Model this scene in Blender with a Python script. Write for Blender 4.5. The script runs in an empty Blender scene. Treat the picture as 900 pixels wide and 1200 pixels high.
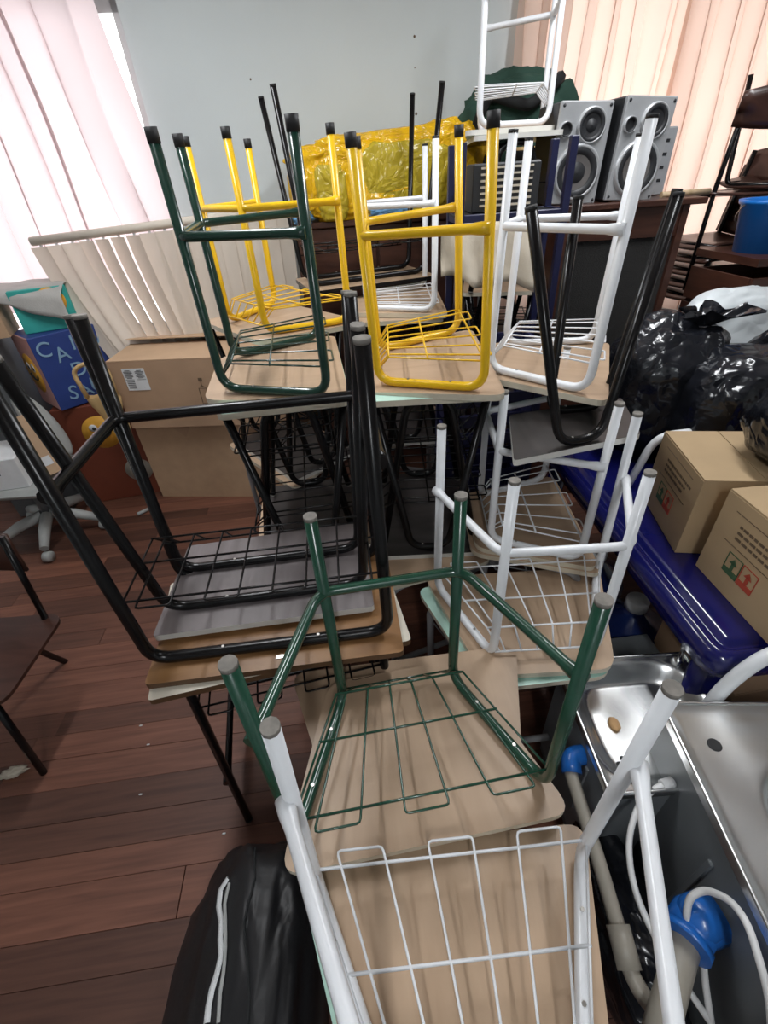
import bpy, math, random
from mathutils import Vector, Matrix, noise
random.seed(7)
PI = math.pi
S = bpy.context.scene
COL = S.collection

# ------------------------------------------------------------------ camera
cd = bpy.data.cameras.new('camera'); cam = bpy.data.objects.new('camera', cd); COL.objects.link(cam)
r_ = Vector((0.997597, -0.040899, -0.055923)); u_ = Vector((0.069283, 0.588905, 0.805227)); w_ = Vector((0, 0.807167, -0.590324))
cam.matrix_world = Matrix(((r_.x, u_.x, -w_.x, 0), (r_.y, u_.y, -w_.y, 0), (r_.z, u_.z, -w_.z, 1.72), (0, 0, 0, 1)))
cd.sensor_fit = 'VERTICAL'; cd.sensor_height = 36; cd.lens = 538.45 / 1200 * 36; cd.clip_start = 0.02
S.camera = cam
# ------------------------------------------------------------------ world, exposure
W = bpy.data.worlds.new('World'); S.world = W; W.use_nodes = True
bg = W.node_tree.nodes['Background']; bg.inputs[0].default_value = (1.0, 0.985, 1.0, 1); bg.inputs[1].default_value = 2.5
S.view_settings.view_transform = 'Standard'; S.view_settings.look = 'None'; S.view_settings.gamma = 1
S.view_settings.exposure = 0.28
ROOM_ANG = math.radians(4.6)
def area_lamp(name, loc, sx, sy, power, color):
    l = bpy.data.lights.new(name, 'AREA'); l.shape = 'RECTANGLE'; l.size = sx; l.size_y = sy; l.energy = power; l.color = color
    o = bpy.data.objects.new(name, l); COL.objects.link(o); o.location = loc; return o
LAMP_POS = [(-0.8, 1.75, 2.86), (1.1, 1.75, 2.86), (0.1, -1.5, 2.86)]
LAMP_POWER = 22

# ------------------------------------------------------------------ materials
MATS = {}
def new_mat(name):
    m = bpy.data.materials.new(name); m.use_nodes = True
    return m, m.node_tree.nodes, m.node_tree.links, m.node_tree.nodes['Principled BSDF']
def mat(name, col, rough=.5, metal=0., var=.06, scale=14., bump=0., bscale=60., spec=.5, coat=0., stretch=None):
    """plain procedural surface: colour broken up by noise, optional fine bump"""
    if name in MATS: return MATS[name]
    m, N, Lk, b = new_mat(name)
    tc = N.new('ShaderNodeTexCoord'); mp = N.new('ShaderNodeMapping'); Lk.new(tc.outputs['Object'], mp.inputs[0])
    if stretch: mp.inputs['Scale'].default_value = stretch
    nz = N.new('ShaderNodeTexNoise'); nz.inputs['Scale'].default_value = scale; nz.inputs['Detail'].default_value = 4
    Lk.new(mp.outputs[0], nz.inputs['Vector'])
    cr = N.new('ShaderNodeValToRGB'); cr.color_ramp.elements[0].position = .3; cr.color_ramp.elements[1].position = .7
    cr.color_ramp.elements[0].color = [max(0, c * (1 - var)) for c in col] + [1]
    cr.color_ramp.elements[1].color = [min(1, c * (1 + var)) for c in col] + [1]
    Lk.new(nz.outputs['Fac'], cr.inputs[0]); Lk.new(cr.outputs[0], b.inputs['Base Color'])
    b.inputs['Roughness'].default_value = rough; b.inputs['Metallic'].default_value = metal
    b.inputs['Specular IOR Level'].default_value = spec; b.inputs['Coat Weight'].default_value = coat
    if bump:
        n2 = N.new('ShaderNodeTexNoise'); n2.inputs['Scale'].default_value = bscale; n2.inputs['Detail'].default_value = 5
        Lk.new(tc.outputs['Object'], n2.inputs['Vector'])
        bp = N.new('ShaderNodeBump'); bp.inputs['Strength'].default_value = bump; bp.inputs['Distance'].default_value = .01
        Lk.new(n2.outputs['Fac'], bp.inputs['Height']); Lk.new(bp.outputs[0], b.inputs['Normal'])
    MATS[name] = m; return m
def wood_mat(name, c0, c1, rough=.45, scale=3., stretch=(14, 1.2, 3), rnd=0., bump=.05, wave=.6):
    m, N, Lk, b = new_mat(name)
    tc = N.new('ShaderNodeTexCoord'); mp = N.new('ShaderNodeMapping'); mp.inputs['Scale'].default_value = stretch
    oi = N.new('ShaderNodeObjectInfo')
    Lk.new(tc.outputs['Object'], mp.inputs[0])
    va = N.new('ShaderNodeVectorMath'); va.operation = 'ADD'; Lk.new(mp.outputs[0], va.inputs[0])
    vm = N.new('ShaderNodeMath'); vm.operation = 'MULTIPLY'; vm.inputs[1].default_value = 37.; Lk.new(oi.outputs['Random'], vm.inputs[0]); Lk.new(vm.outputs[0], va.inputs[1])
    nz = N.new('ShaderNodeTexNoise'); nz.inputs['Scale'].default_value = scale; nz.inputs['Detail'].default_value = 7; nz.inputs['Distortion'].default_value = wave
    Lk.new(va.outputs[0], nz.inputs['Vector'])
    cr = N.new('ShaderNodeValToRGB'); cr.color_ramp.elements[0].position = .32; cr.color_ramp.elements[1].position = .68
    cr.color_ramp.elements[0].color = (*c0, 1); cr.color_ramp.elements[1].color = (*c1, 1)
    Lk.new(nz.outputs['Fac'], cr.inputs[0])
    src = cr.outputs[0]
    if rnd:
        hs = N.new('ShaderNodeHueSaturation'); mr = N.new('ShaderNodeMapRange'); mr.inputs['To Min'].default_value = 1 - rnd; mr.inputs['To Max'].default_value = 1 + rnd
        Lk.new(oi.outputs['Random'], mr.inputs[0]); Lk.new(mr.outputs[0], hs.inputs['Value']); Lk.new(src, hs.inputs['Color']); src = hs.outputs[0]
    Lk.new(src, b.inputs['Base Color']); b.inputs['Roughness'].default_value = rough
    bp = N.new('ShaderNodeBump'); bp.inputs['Strength'].default_value = bump; bp.inputs['Distance'].default_value = .004
    Lk.new(nz.outputs['Fac'], bp.inputs['Height']); Lk.new(bp.outputs[0], b.inputs['Normal'])
    MATS[name] = m; return m
def crinkle_mat(name, col, rough=.25, scale=7., strength=.6, trans=0.):
    """thin plastic film: glossy with folds"""
    m, N, Lk, b = new_mat(name)
    tc = N.new('ShaderNodeTexCoord')
    nz = N.new('ShaderNodeTexNoise'); nz.inputs['Scale'].default_value = scale; nz.inputs['Detail'].default_value = 3; nz.inputs['Roughness'].default_value = .45; nz.inputs['Distortion'].default_value = .8
    Lk.new(tc.outputs['Object'], nz.inputs['Vector'])
    vo = N.new('ShaderNodeTexVoronoi'); vo.feature = 'DISTANCE_TO_EDGE'; vo.inputs['Scale'].default_value = scale * 1.1
    mv = N.new('ShaderNodeMix'); mv.data_type = 'VECTOR'; mv.inputs[0].default_value = .18; Lk.new(tc.outputs['Object'], mv.inputs[4]); Lk.new(nz.outputs['Color'], mv.inputs[5]); Lk.new(mv.outputs[1], vo.inputs['Vector'])
    ad = N.new('ShaderNodeMath'); ad.operation = 'ADD'; Lk.new(nz.outputs['Fac'], ad.inputs[0]); Lk.new(vo.outputs[0], ad.inputs[1])
    bp = N.new('ShaderNodeBump'); bp.inputs['Strength'].default_value = strength; bp.inputs['Distance'].default_value = .03
    Lk.new(ad.outputs[0], bp.inputs['Height']); Lk.new(bp.outputs[0], b.inputs['Normal'])
    cr = N.new('ShaderNodeValToRGB'); cr.color_ramp.elements[0].color = [c * .85 for c in col] + [1]; cr.color_ramp.elements[1].color = [min(1, c * 1.12) for c in col] + [1]
    Lk.new(nz.outputs['Fac'], cr.inputs[0]); Lk.new(cr.outputs[0], b.inputs['Base Color'])
    b.inputs['Roughness'].default_value = rough
    MATS[name] = m; return m
def cloth_trans(name, col, fac=.55):
    m, N, Lk, b = new_mat(name)
    tc = N.new('ShaderNodeTexCoord'); nz = N.new('ShaderNodeTexNoise'); nz.inputs['Scale'].default_value = 3.; Lk.new(tc.outputs['Object'], nz.inputs['Vector'])
    cr = N.new('ShaderNodeValToRGB'); cr.color_ramp.elements[0].color = [c * .93 for c in col] + [1]; cr.color_ramp.elements[1].color = [min(1, c * 1.05) for c in col] + [1]
    Lk.new(nz.outputs['Fac'], cr.inputs[0]); Lk.new(cr.outputs[0], b.inputs['Base Color']); b.inputs['Roughness'].default_value = .9
    t = N.new('ShaderNodeBsdfTranslucent'); Lk.new(cr.outputs[0], t.inputs[0])
    mx = N.new('ShaderNodeMixShader'); mx.inputs[0].default_value = fac
    Lk.new(b.outputs[0], mx.inputs[1]); Lk.new(t.outputs[0], mx.inputs[2])
    Lk.new(mx.outputs[0], N['Material Output'].inputs[0])
    MATS[name] = m; return m
def emit(name, col, s):
    m, N, Lk, b = new_mat(name)
    b.inputs['Emission Color'].default_value = (*col, 1); b.inputs['Emission Strength'].default_value = s; b.inputs['Base Color'].default_value = (.9, .9, .9, 1)
    MATS[name] = m; return m

M = MATS
wood_mat('laminate', (.42, .29, .19), (.48, .34, .228), .42, 2.6, (9, 1.1, 3), rnd=.05)
wood_mat('laminate_dark', (.19, .088, .032), (.31, .16, .063), .38, 2.6, (2, 8, 3))
wood_mat('laminate_grey', (.135, .115, .115), (.21, .185, .185), .4, 2.6, (7, 1.1, 3))
wood_mat('laminate_grey_shaded', (.03, .026, .025), (.06, .051, .049), .4, 2.6, (7, 1.1, 3))  # grey laminate again, darkened in the colour for boards lying in shade
wood_mat('plank', (.10, .037, .022), (.165, .066, .040), .55, 2.2, (1.3, 22, 4), rnd=.5, bump=.06)
wood_mat('cabinet_wood', (.04, .014, .009), (.075, .028, .017), .35, 2.5, (2, 2, 14))
wood_mat('chair_wood', (.035, .014, .010), (.065, .028, .020), .3, 3., (2, 10, 3))
wood_mat('bare_wood', (.42, .3, .17), (.55, .41, .26), .6, 3., (8, 2, 2))
mat('mint', (.48, .72, .62), .35); mat('cream_edge', (.66, .60, .48), .5); mat('white_edge', (.66, .65, .61), .5)
mat('cream_top', (.68, .63, .53), .4)
mat('paint_green', (.011, .062, .036), .22, var=.12, coat=.4); mat('paint_white', (.82, .84, .87), .3, var=.03, coat=.2)
mat('paint_yellow', (.88, .53, .010), .3, var=.05, coat=.2); mat('paint_black', (.006, .0055, .006), .24, var=.2, spec=.3)
mat('wood_edge', (.10, .05, .022), .5); mat('paint_grey', (.30, .30, .31), .4); mat('paint_darkgreen', (.012, .045, .032), .22, var=.12, coat=.3)
mat('rubber_black', (.012, .012, .013), .6); mat('rubber_grey', (.20, .185, .165), .8, var=.25, scale=60)
mat('steel_screw', (.5, .48, .45), .3, 1.)
mat('wall_paint', (.60, .65, .66), .75, var=.035, scale=1.6, bump=.05, bscale=40)
mat('ceiling_paint', (.72, .72, .70), .8, var=.02)
mat('card', (.43, .275, .17), .75, var=.05, scale=8); mat('card_light', (.52, .35, .22), .75, var=.05, scale=8); mat('card_in', (.47, .31, .19), .8)
mat('card_box', (.44, .31, .175), .7, var=.05, scale=8)
mat('paper', (.70, .71, .72), .7); mat('ink', (.03, .03, .03), .7); mat('ink_brown', (.13, .085, .05), .7)
mat('ink_green', (.05, .11, .05), .7); mat('ink_red', (.42, .06, .03), .7)
mat('blue_plastic', (.006, .007, .085), .16, var=.05, coat=.3); mat('navy', (.012, .014, .055), .4)
mat('blue_box', (.015, .04, .19), .6); mat('pink_box', (.62, .33, .30), .7); mat('teal_box', (.03, .34, .30), .6)
mat('red_box', (.16, .035, .015), .6); mat('smile_yellow', (.72, .36, .04), .6); mat('letter_blue', (.20, .33, .46), .6)
mat('grey_plastic', (.36, .37, .36), .5); mat('grey_dark', (.10, .105, .11), .5); mat('tank_grey', (.16, .175, .185), .4, var=.1, scale=5)
mat('white_plastic', (.75, .76, .77), .35); mat('pvc', (.34, .31, .26), .45); mat('pipe_blue', (.015, .13, .48), .25, coat=.3)
mat('steel', (.80, .81, .81), .27, 1., var=.06, scale=3., bump=.06, bscale=6.)
mat('cable_white', (.72, .72, .72), .4); mat('beige_cloth', (.55, .49, .40), .9, bump=.2, bscale=200)
mat('grey_cloth', (.42, .41, .39), .9, bump=.2, bscale=150); mat('cloth_green', (.02, .06, .042), .85, bump=.2, bscale=180); mat('cloth_black', (.012, .013, .014), .9)
mat('cloth_blue', (.16, .36, .6), .8); mat('bag_black', (.010, .010, .0115), .48, var=.2, scale=4, bump=.25, bscale=14)
mat('zip_white', (.72, .74, .75), .6, bump=.3, bscale=300); mat('speaker_silver', (.46, .47, .485), .35, .4); mat('cone_dark', (.02, .021, .024), .5)
mat('cone_grey', (.12, .11, .105), .6); mat('grille', (.02, .019, .018), .7, var=.5, scale=220, bump=.9, bscale=260)
mat('bucket_blue', (.01, .15, .52), .3); mat('paper_bag', (.62, .42, .19), .8, bump=.1); mat('blind', (.68, .61, .52), .7, var=.03)
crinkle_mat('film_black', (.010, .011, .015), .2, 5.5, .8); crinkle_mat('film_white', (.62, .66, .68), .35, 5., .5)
crinkle_mat('film_yellow', (.82, .47, .010), .18, 9., .8); crinkle_mat('film_olive', (.52, .39, .03), .22, 9., .6)
cloth_trans('curtain_left', (.80, .68, .69), .6); cloth_trans('curtain_right', (.86, .67, .57), .6); cloth_trans('blind_slat', (.72, .64, .55), .25)
mat('trim_wood', (.10, .05, .03), .5); mat('window_alu', (.5, .5, .5), .4, .8); mat('floor_base', (.03, .014, .01), .8)
mat('eave', (.30, .22, .17), .8)
mat('bottle_blue', (.008, .02, .10), .2, coat=.3); mat('soap', (.5, .3, .14), .8)
emit('tube_light', (.95, .975, 1), 9.)

# ------------------------------------------------------------------ mesh helpers
class MB:
    def __init__(s): s.v = []; s.f = []; s.m = []; s.sm = []
    def add(s, vs, fs, mi=0, smooth=False):
        o = len(s.v); s.v += [tuple(x) for x in vs]
        for f in fs: s.f.append([o + i for i in f]); s.m.append(mi); s.sm.append(smooth)
        return s
    def box(s, c, d, mi=0, rot=0., bev=0.):
        cx, cy, cz = c; hx, hy, hz = d[0] / 2, d[1] / 2, d[2] / 2
        ca, sa = math.cos(rot), math.sin(rot)
        def P(x, y, z): return (cx + ca * x - sa * y, cy + sa * x + ca * y, cz + z)
        if bev <= 0:
            vs = [P(x, y, z) for z in (-hz, hz) for x, y in ((-hx, -hy), (hx, -hy), (hx, hy), (-hx, hy))]
            return s.add(vs, [(3, 2, 1, 0), (4, 5, 6, 7), (0, 1, 5, 4), (1, 2, 6, 5), (2, 3, 7, 6), (3, 0, 4, 7)], mi)
        b = min(bev, hx * .9, hy * .9, hz * .9)
        ring = lambda k, z: [P(x, y, z) for x, y in ((-hx + k, -hy), (hx - k, -hy), (hx, -hy + k), (hx, hy - k), (hx - k, hy), (-hx + k, hy), (-hx, hy - k), (-hx, -hy + k))]
        def inset(z): return [P(x, y, z) for x, y in ((-hx + b, -hy + b), (hx - b, -hy + b), (hx - b, -hy + b), (hx - b, hy - b), (hx - b, hy - b), (-hx + b, hy - b), (-hx + b, hy - b), (-hx + b, -hy + b))]
        vs = inset(-hz) + ring(b * .5, -hz + b) + ring(b * .5, hz - b) + inset(hz)
        fs = []
        for k in range(3):
            for i in range(8):
                j = (i + 1) % 8; fs.append((k * 8 + i, k * 8 + j, k * 8 + 8 + j, k * 8 + 8 + i))
        fs.append(tuple(range(7, -1, -1))); fs.append(tuple(range(24, 32)))
        return s.add(vs, fs, mi)
    def tube(s, path, r, n=8, mi=0, closed=False, caps=True, flat=None):
        P = [Vector(p) for p in path]; m = len(P)
        R = r if isinstance(r, (list, tuple)) else [r] * m
        T = []
        for i in range(m):
            if closed: t = P[(i + 1) % m] - P[i - 1]
            else: t = P[min(i + 1, m - 1)] - P[max(i - 1, 0)]
            T.append(t.normalized() if t.length > 1e-9 else Vector((0, 0, 1)))
        a = Vector((0, 0, 1)) if abs(T[0].z) < .9 else Vector((1, 0, 0))
        nrm = T[0].cross(a).normalized(); vs = []
        for i in range(m):
            if i:
                ax = T[i - 1].cross(T[i])
                if ax.length > 1e-7: nrm = Matrix.Rotation(T[i - 1].angle(T[i]), 3, ax.normalized()) @ nrm
            bn = T[i].cross(nrm)
            for k in range(n):
                an = 2 * PI * k / n
                vs.append(P[i] + (nrm * math.cos(an) + bn * math.sin(an)) * R[i])
        fs = []
        for i in range(m if closed else m - 1):
            j = (i + 1) % m
            for k in range(n): fs.append((i * n + k, i * n + (k + 1) % n, j * n + (k + 1) % n, j * n + k))
        s.add(vs, fs, mi, True)
        if caps and not closed:
            o = len(s.v) - m * n
            s.f.append([o + k for k in range(n)][::-1]); s.m.append(mi); s.sm.append(False)
            s.f.append([o + (m - 1) * n + k for k in range(n)]); s.m.append(mi); s.sm.append(False)
        return s
    def lathe(s, prof, c=(0, 0, 0), n=20, mi=0, axis='Z', smooth=True):
        vs = []; k = len(prof)
        for i in range(n):
            a = 2 * PI * i / n
            for rr, z in prof:
                p = (rr * math.cos(a), rr * math.sin(a), z)
                if axis == 'Y': p = (p[0], p[2], p[1])
                if axis == 'X': p = (p[2], p[0], p[1])
                vs.append((c[0] + p[0], c[1] + p[1], c[2] + p[2]))
        fs = [(i * k + j, ((i + 1) % n) * k + j, ((i + 1) % n) * k + j + 1, i * k + j + 1) for i in range(n) for j in range(k - 1)]
        return s.add(vs, fs, mi, smooth)
    def prism(s, poly, z0, z1, mt=0, mb=0, ms=0, smooth_side=False):
        n = len(poly); vs = [(x, y, z0) for x, y in poly] + [(x, y, z1) for x, y in poly]
        s.add(vs, [tuple(range(n - 1, -1, -1))], mb); o = len(s.v) - 2 * n
        s.f.append([o + n + i for i in range(n)]); s.m.append(mt); s.sm.append(False)
        for i in range(n):
            j = (i + 1) % n; s.f.append([o + i, o + j, o + n + j, o + n + i]); s.m.append(ms); s.sm.append(smooth_side)
        return s
    def grid(s, fn, nu, nv, mi=0, smooth=True, wrap=False):
        vs = [fn(i / (nu if wrap else nu - 1), j / (nv - 1)) for i in range(nu) for j in range(nv)]
        fs = [(i * nv + j, ((i + 1) % nu) * nv + j, ((i + 1) % nu) * nv + j + 1, i * nv + j + 1) for i in range(nu if wrap else nu - 1) for j in range(nv - 1)]
        return s.add(vs, fs, mi, smooth)
    def blob(s, c, rad, amp=.12, fr=3., n=4, mi=0, power=1., seed=0., squash=None):
        """rounded lump with noise; power<1 makes it boxier"""
        nu, nv = 14 * n // 2 * 2, 8 * n
        def fn(a, b):
            th = a * 2 * PI; ph = (b - .5) * PI
            d = Vector((math.cos(ph) * math.cos(th), math.cos(ph) * math.sin(th), math.sin(ph)))
            e = Vector([math.copysign(abs(x) ** power, x) for x in d])
            k = 1 + amp * noise.fractal(d * fr + Vector((seed, seed * 1.7, 0)), 1., 2., 4)
            if squash: k *= squash(d)
            return (c[0] + e.x * rad[0] * k, c[1] + e.y * rad[1] * k, c[2] + e.z * rad[2] * k)
        return s.grid(fn, nu, nv, mi, True, wrap=True)
    def build(s, name, mats, parent=None, loc=None, rotz=None, label=None):
        me = bpy.data.meshes.new(name); me.from_pydata(s.v, [], s.f)
        for m_ in (mats if isinstance(mats, (list, tuple)) else [mats]): me.materials.append(M[m_])
        me.polygons.foreach_set('material_index', s.m); me.polygons.foreach_set('use_smooth', s.sm); me.update()
        o = bpy.data.objects.new(name, me); COL.objects.link(o)
        if parent: o.parent = parent
        if loc is not None: o.location = loc
        if rotz is not None: o.rotation_euler = (0, 0, rotz)
        if label: o['label'] = label
        return o
def fillet(pts, rad, n=5, closed=False):
    P = [Vector(p) for p in pts]; out = []; m = len(P)
    for i in range(m):
        if not closed and i in (0, m - 1): out.append(P[i]); continue
        a, b, c = P[i - 1], P[i], P[(i + 1) % m]
        d1 = (a - b); d2 = (c - b); l = min(rad, d1.length * .48, d2.length * .48)
        p0 = b + d1.normalized() * l; p1 = b + d2.normalized() * l
        for k in range(n + 1):
            t = k / n; out.append(p0 * (1 - t) ** 2 + b * 2 * t * (1 - t) + p1 * t * t)
    return out
def rpoly(pts, rad, n=5): return [(p.x, p.y) for p in fillet([(x, y, 0) for x, y in pts], rad, n, True)]
def tag(o, label, cat, group=None):
    o['label'] = label; o['category'] = cat
    if group: o['group'] = group
    return o
def thing(name, label, cat, loc=(0, 0, 0), rotz=0., group=None):
    o = bpy.data.objects.new(name, None); COL.objects.link(o); o.empty_display_size = .1
    o.location = loc; o.rotation_euler = (0, 0, rotz); return tag(o, label, cat, group)
def struct(o): o['kind'] = 'structure'; return o
def lettering(name, text, size, material, parent, loc, rot, extrude=.0008, align='CENTER', spacing=1.):
    c = bpy.data.curves.new(name, 'FONT'); c.body = text; c.size = size; c.extrude = extrude; c.align_x = align; c.align_y = 'CENTER'; c.space_character = spacing
    t = bpy.data.objects.new(name + '_tmp', c); COL.objects.link(t)
    me = bpy.data.meshes.new_from_object(t.evaluated_get(bpy.context.evaluated_depsgraph_get())); me.name = name
    bpy.data.objects.remove(t); me.materials.clear(); me.materials.append(M[material])
    o = bpy.data.objects.new(name, me); COL.objects.link(o); o.parent = parent; o.location = loc; o.rotation_euler = rot
    return o

# ------------------------------------------------------------------ room
ROOM = (0, 3.4)      # wall reference point; the room is turned by ROOM_ANG
def room_xf(x, y): # room coords: x along wall, y = 0 at the wall plane, negative into the room
    ca, sa = math.cos(ROOM_ANG), math.sin(ROOM_ANG)
    return (ca * x - sa * y, 3.4 + sa * x + ca * y)
def rbox(name, x0, x1, y0, y1, z0, z1, m, structure=True, parent=None):
    a = room_xf(0, 0)
    mb = MB().box(((x0 + x1) / 2, (y0 + y1) / 2, (z0 + z1) / 2), (x1 - x0, y1 - y0, z1 - z0))
    o = mb.build(name, m, parent)
    if parent is None: o.location = (a[0], a[1], 0); o.rotation_euler = (0, 0, ROOM_ANG)
    if structure and parent is None: struct(o)
    return o
XL, XR, YB, CEIL = -3.3, 3.3, -5.4, 2.95
floor = rbox('floor', XL, XR, YB, 0, -.12, -.018, 'floor_base')
plank_meshes = {}
y = 0.
while y > -4.6:
    row = random.choice((.085, .1, .115, .115, .13))
    x = XL + random.uniform(-1.6, -.2)
    while x < XR:
        ln = random.choice((1.6, 2.1, 2.6, 3.0))
        a, b = max(x, XL), min(x + ln, XR)
        if b - a > .05:
            key = (round(b - a, 2), row)
            if key not in plank_meshes:
                mb = MB().box((0, 0, -.009), (key[0] - .0016, row - .0012, .018), 0, 0, .0006)
                o = mb.build('plank', 'plank', floor); plank_meshes[key] = o.data
            else:
                o = bpy.data.objects.new('plank', plank_meshes[key]); COL.objects.link(o); o.parent = floor
            o.location = ((a + b) / 2, y - row / 2, random.uniform(-.0008, .0004))
        x += ln
    y -= row
# back wall with two window openings
WINS = [(-3.0, -1.13, .95, 2.5), (1.02, 3.0, .95, 2.6)]
mbw = MB()
for (a, b, c, d) in ((XL, WINS[0][0], 0, CEIL), (WINS[0][0], WINS[0][1], 0, WINS[0][2]), (WINS[0][0], WINS[0][1], WINS[0][3], CEIL), (WINS[0][1], WINS[1][0], 0, CEIL),
                     (WINS[1][0], WINS[1][1], 0, WINS[1][2]), (WINS[1][0], WINS[1][1], WINS[1][3], CEIL), (WINS[1][1], XR, 0, CEIL)):
    mbw.box(((a + b) / 2, .08, (c + d) / 2), (b - a, .16, d - c))
a = room_xf(0, 0)
wb = struct(mbw.build('wall_back', 'wall_paint', None, (a[0], a[1], 0), ROOM_ANG))
for (hx, hz, hr) in ((.335, 2.30, .006), (.335, 2.18, .003), (.34, 1.99, .007), (-.55, 2.17, .005)):
    MB().lathe([(0, -.002), (hr, -.001), (hr, .0)], (hx, -.0005, hz), 8, 0, 'Y').build('screw_hole', 'ink_brown', wb)
rbox('wall_left', XL - .15, XL, YB, .16, 0, CEIL, 'wall_paint'); rbox('wall_right', XR, XR + .15, YB, .16, 0, CEIL, 'wall_paint')
rbox('wall_front', XL, XR, YB - .15, YB, 0, CEIL, 'wall_paint'); rbox('ceiling', XL - .15, XR + .15, YB - .15, .16, CEIL, CEIL + .1, 'ceiling_paint')
rbox('baseboard_back', XL, XR, -.015, 0, 0, .09, 'trim_wood')
for n, (x0, x1, z0, z1) in enumerate(WINS):
    mb = MB()
    for (p, q, s_, t) in ((x0, x1, z0, z0 + .05), (x0, x1, z1 - .05, z1), (x0, x0 + .05, z0, z1), (x1 - .05, x1, z0, z1), ((x0 + x1) / 2 - .025, (x0 + x1) / 2 + .025, z0, z1)):
        mb.box(((p + q) / 2, .1, (s_ + t) / 2), (q - p, .05, t - s_))
    struct(mb.build('window_%d' % (n + 1), 'window_alu', None, (a[0], a[1], 0), ROOM_ANG))
# unseen roof eave, added outside above both windows to shade the curtain tops
rbox('added_eave_1', XL - .3, XR + .3, .16, .85, 2.66, 2.74, 'eave')

def curtain(name, label, x0, x1, z0, z1, folds, amp, m, seed, yo, skew=0.):
    per = abs(x1 - x0) / folds
    def fn(a, b):
        x = x0 + (x1 - x0) * a + skew * (1 - b) * (a ** 3)
        z = z0 + (z1 - z0) * b
        ph = a * folds * 2 * PI + 1.4 * noise.noise(Vector((a * 4, b * 1.2, seed))) * 2
        yy = yo + amp * (.55 + .45 * (1 - b)) * math.sin(ph) + .02 * noise.noise(Vector((a * 12, b * 3, seed + 4)))
        x += per * .105 * math.sin(2 * ph)
        return (x, yy, z + (.01 * math.sin(ph + 1) if b == 0 else 0))
    o = MB().grid(fn, int(folds * 20), 26).build(name, m, None, (a_[0], a_[1], 0), ROOM_ANG)
    return tag(o, label, 'curtain')
a_ = room_xf(0, 0)
curtain('curtain', 'pale pink curtain with soft folds over the window behind the letter box', -3.1, -1.2, 1.16, 2.5, 6, .06, 'curtain_left', 1., -.09, .09)
curtain('curtain', 'peach curtain panel hanging behind the two loudspeakers', .86, 1.80, .85, 2.75, 7, .045, 'curtain_right', 2., -.09)
curtain('curtain', 'peach curtain panel hanging behind the stacked brown chairs', 1.73, 3.1, .85, 2.75, 9, .05, 'curtain_right', 5., -.16)
rod = MB().tube([(-3.15, -.09, 2.52), (-1.1, -.09, 2.52)], .014).build('curtain_rod', 'trim_wood', None, (a_[0], a_[1], 0), ROOM_ANG)
tag(rod, 'dark curtain rod over the pale pink curtain', 'curtain rod')
rod = MB().tube([(.8, -.09, 2.77), (3.15, -.09, 2.77)], .014).build('curtain_rod', 'trim_wood', None, (a_[0], a_[1], 0), ROOM_ANG)
tag(rod, 'dark curtain rod over the peach curtains', 'curtain rod')
# fluorescent fittings on the ceiling
for i, p in enumerate(LAMP_POS):
    t = thing('ceiling_lamp', ('white fluorescent batten on the ceiling over the dark green desk', 'white fluorescent batten on the ceiling over the black plastic bags', 'white fluorescent batten on the ceiling over the empty floor')[i], 'ceiling lamp', (p[0], p[1], CEIL))
    MB().box((0, 0, -.02), (.14, 1.26, .04), 0, 0, .006).build('housing', 'white_plastic', t)
    for sx in (-.035, .035): MB().tube([(sx, -.59, -.058), (sx, .59, -.058)], .013, 10).build('fluorescent_tube', 'tube_light', t)
    l = area_lamp('lamp_light', (0, 0, -.085), .12, 1.2, LAMP_POWER, (.95, .975, 1)); l.parent = t

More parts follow.
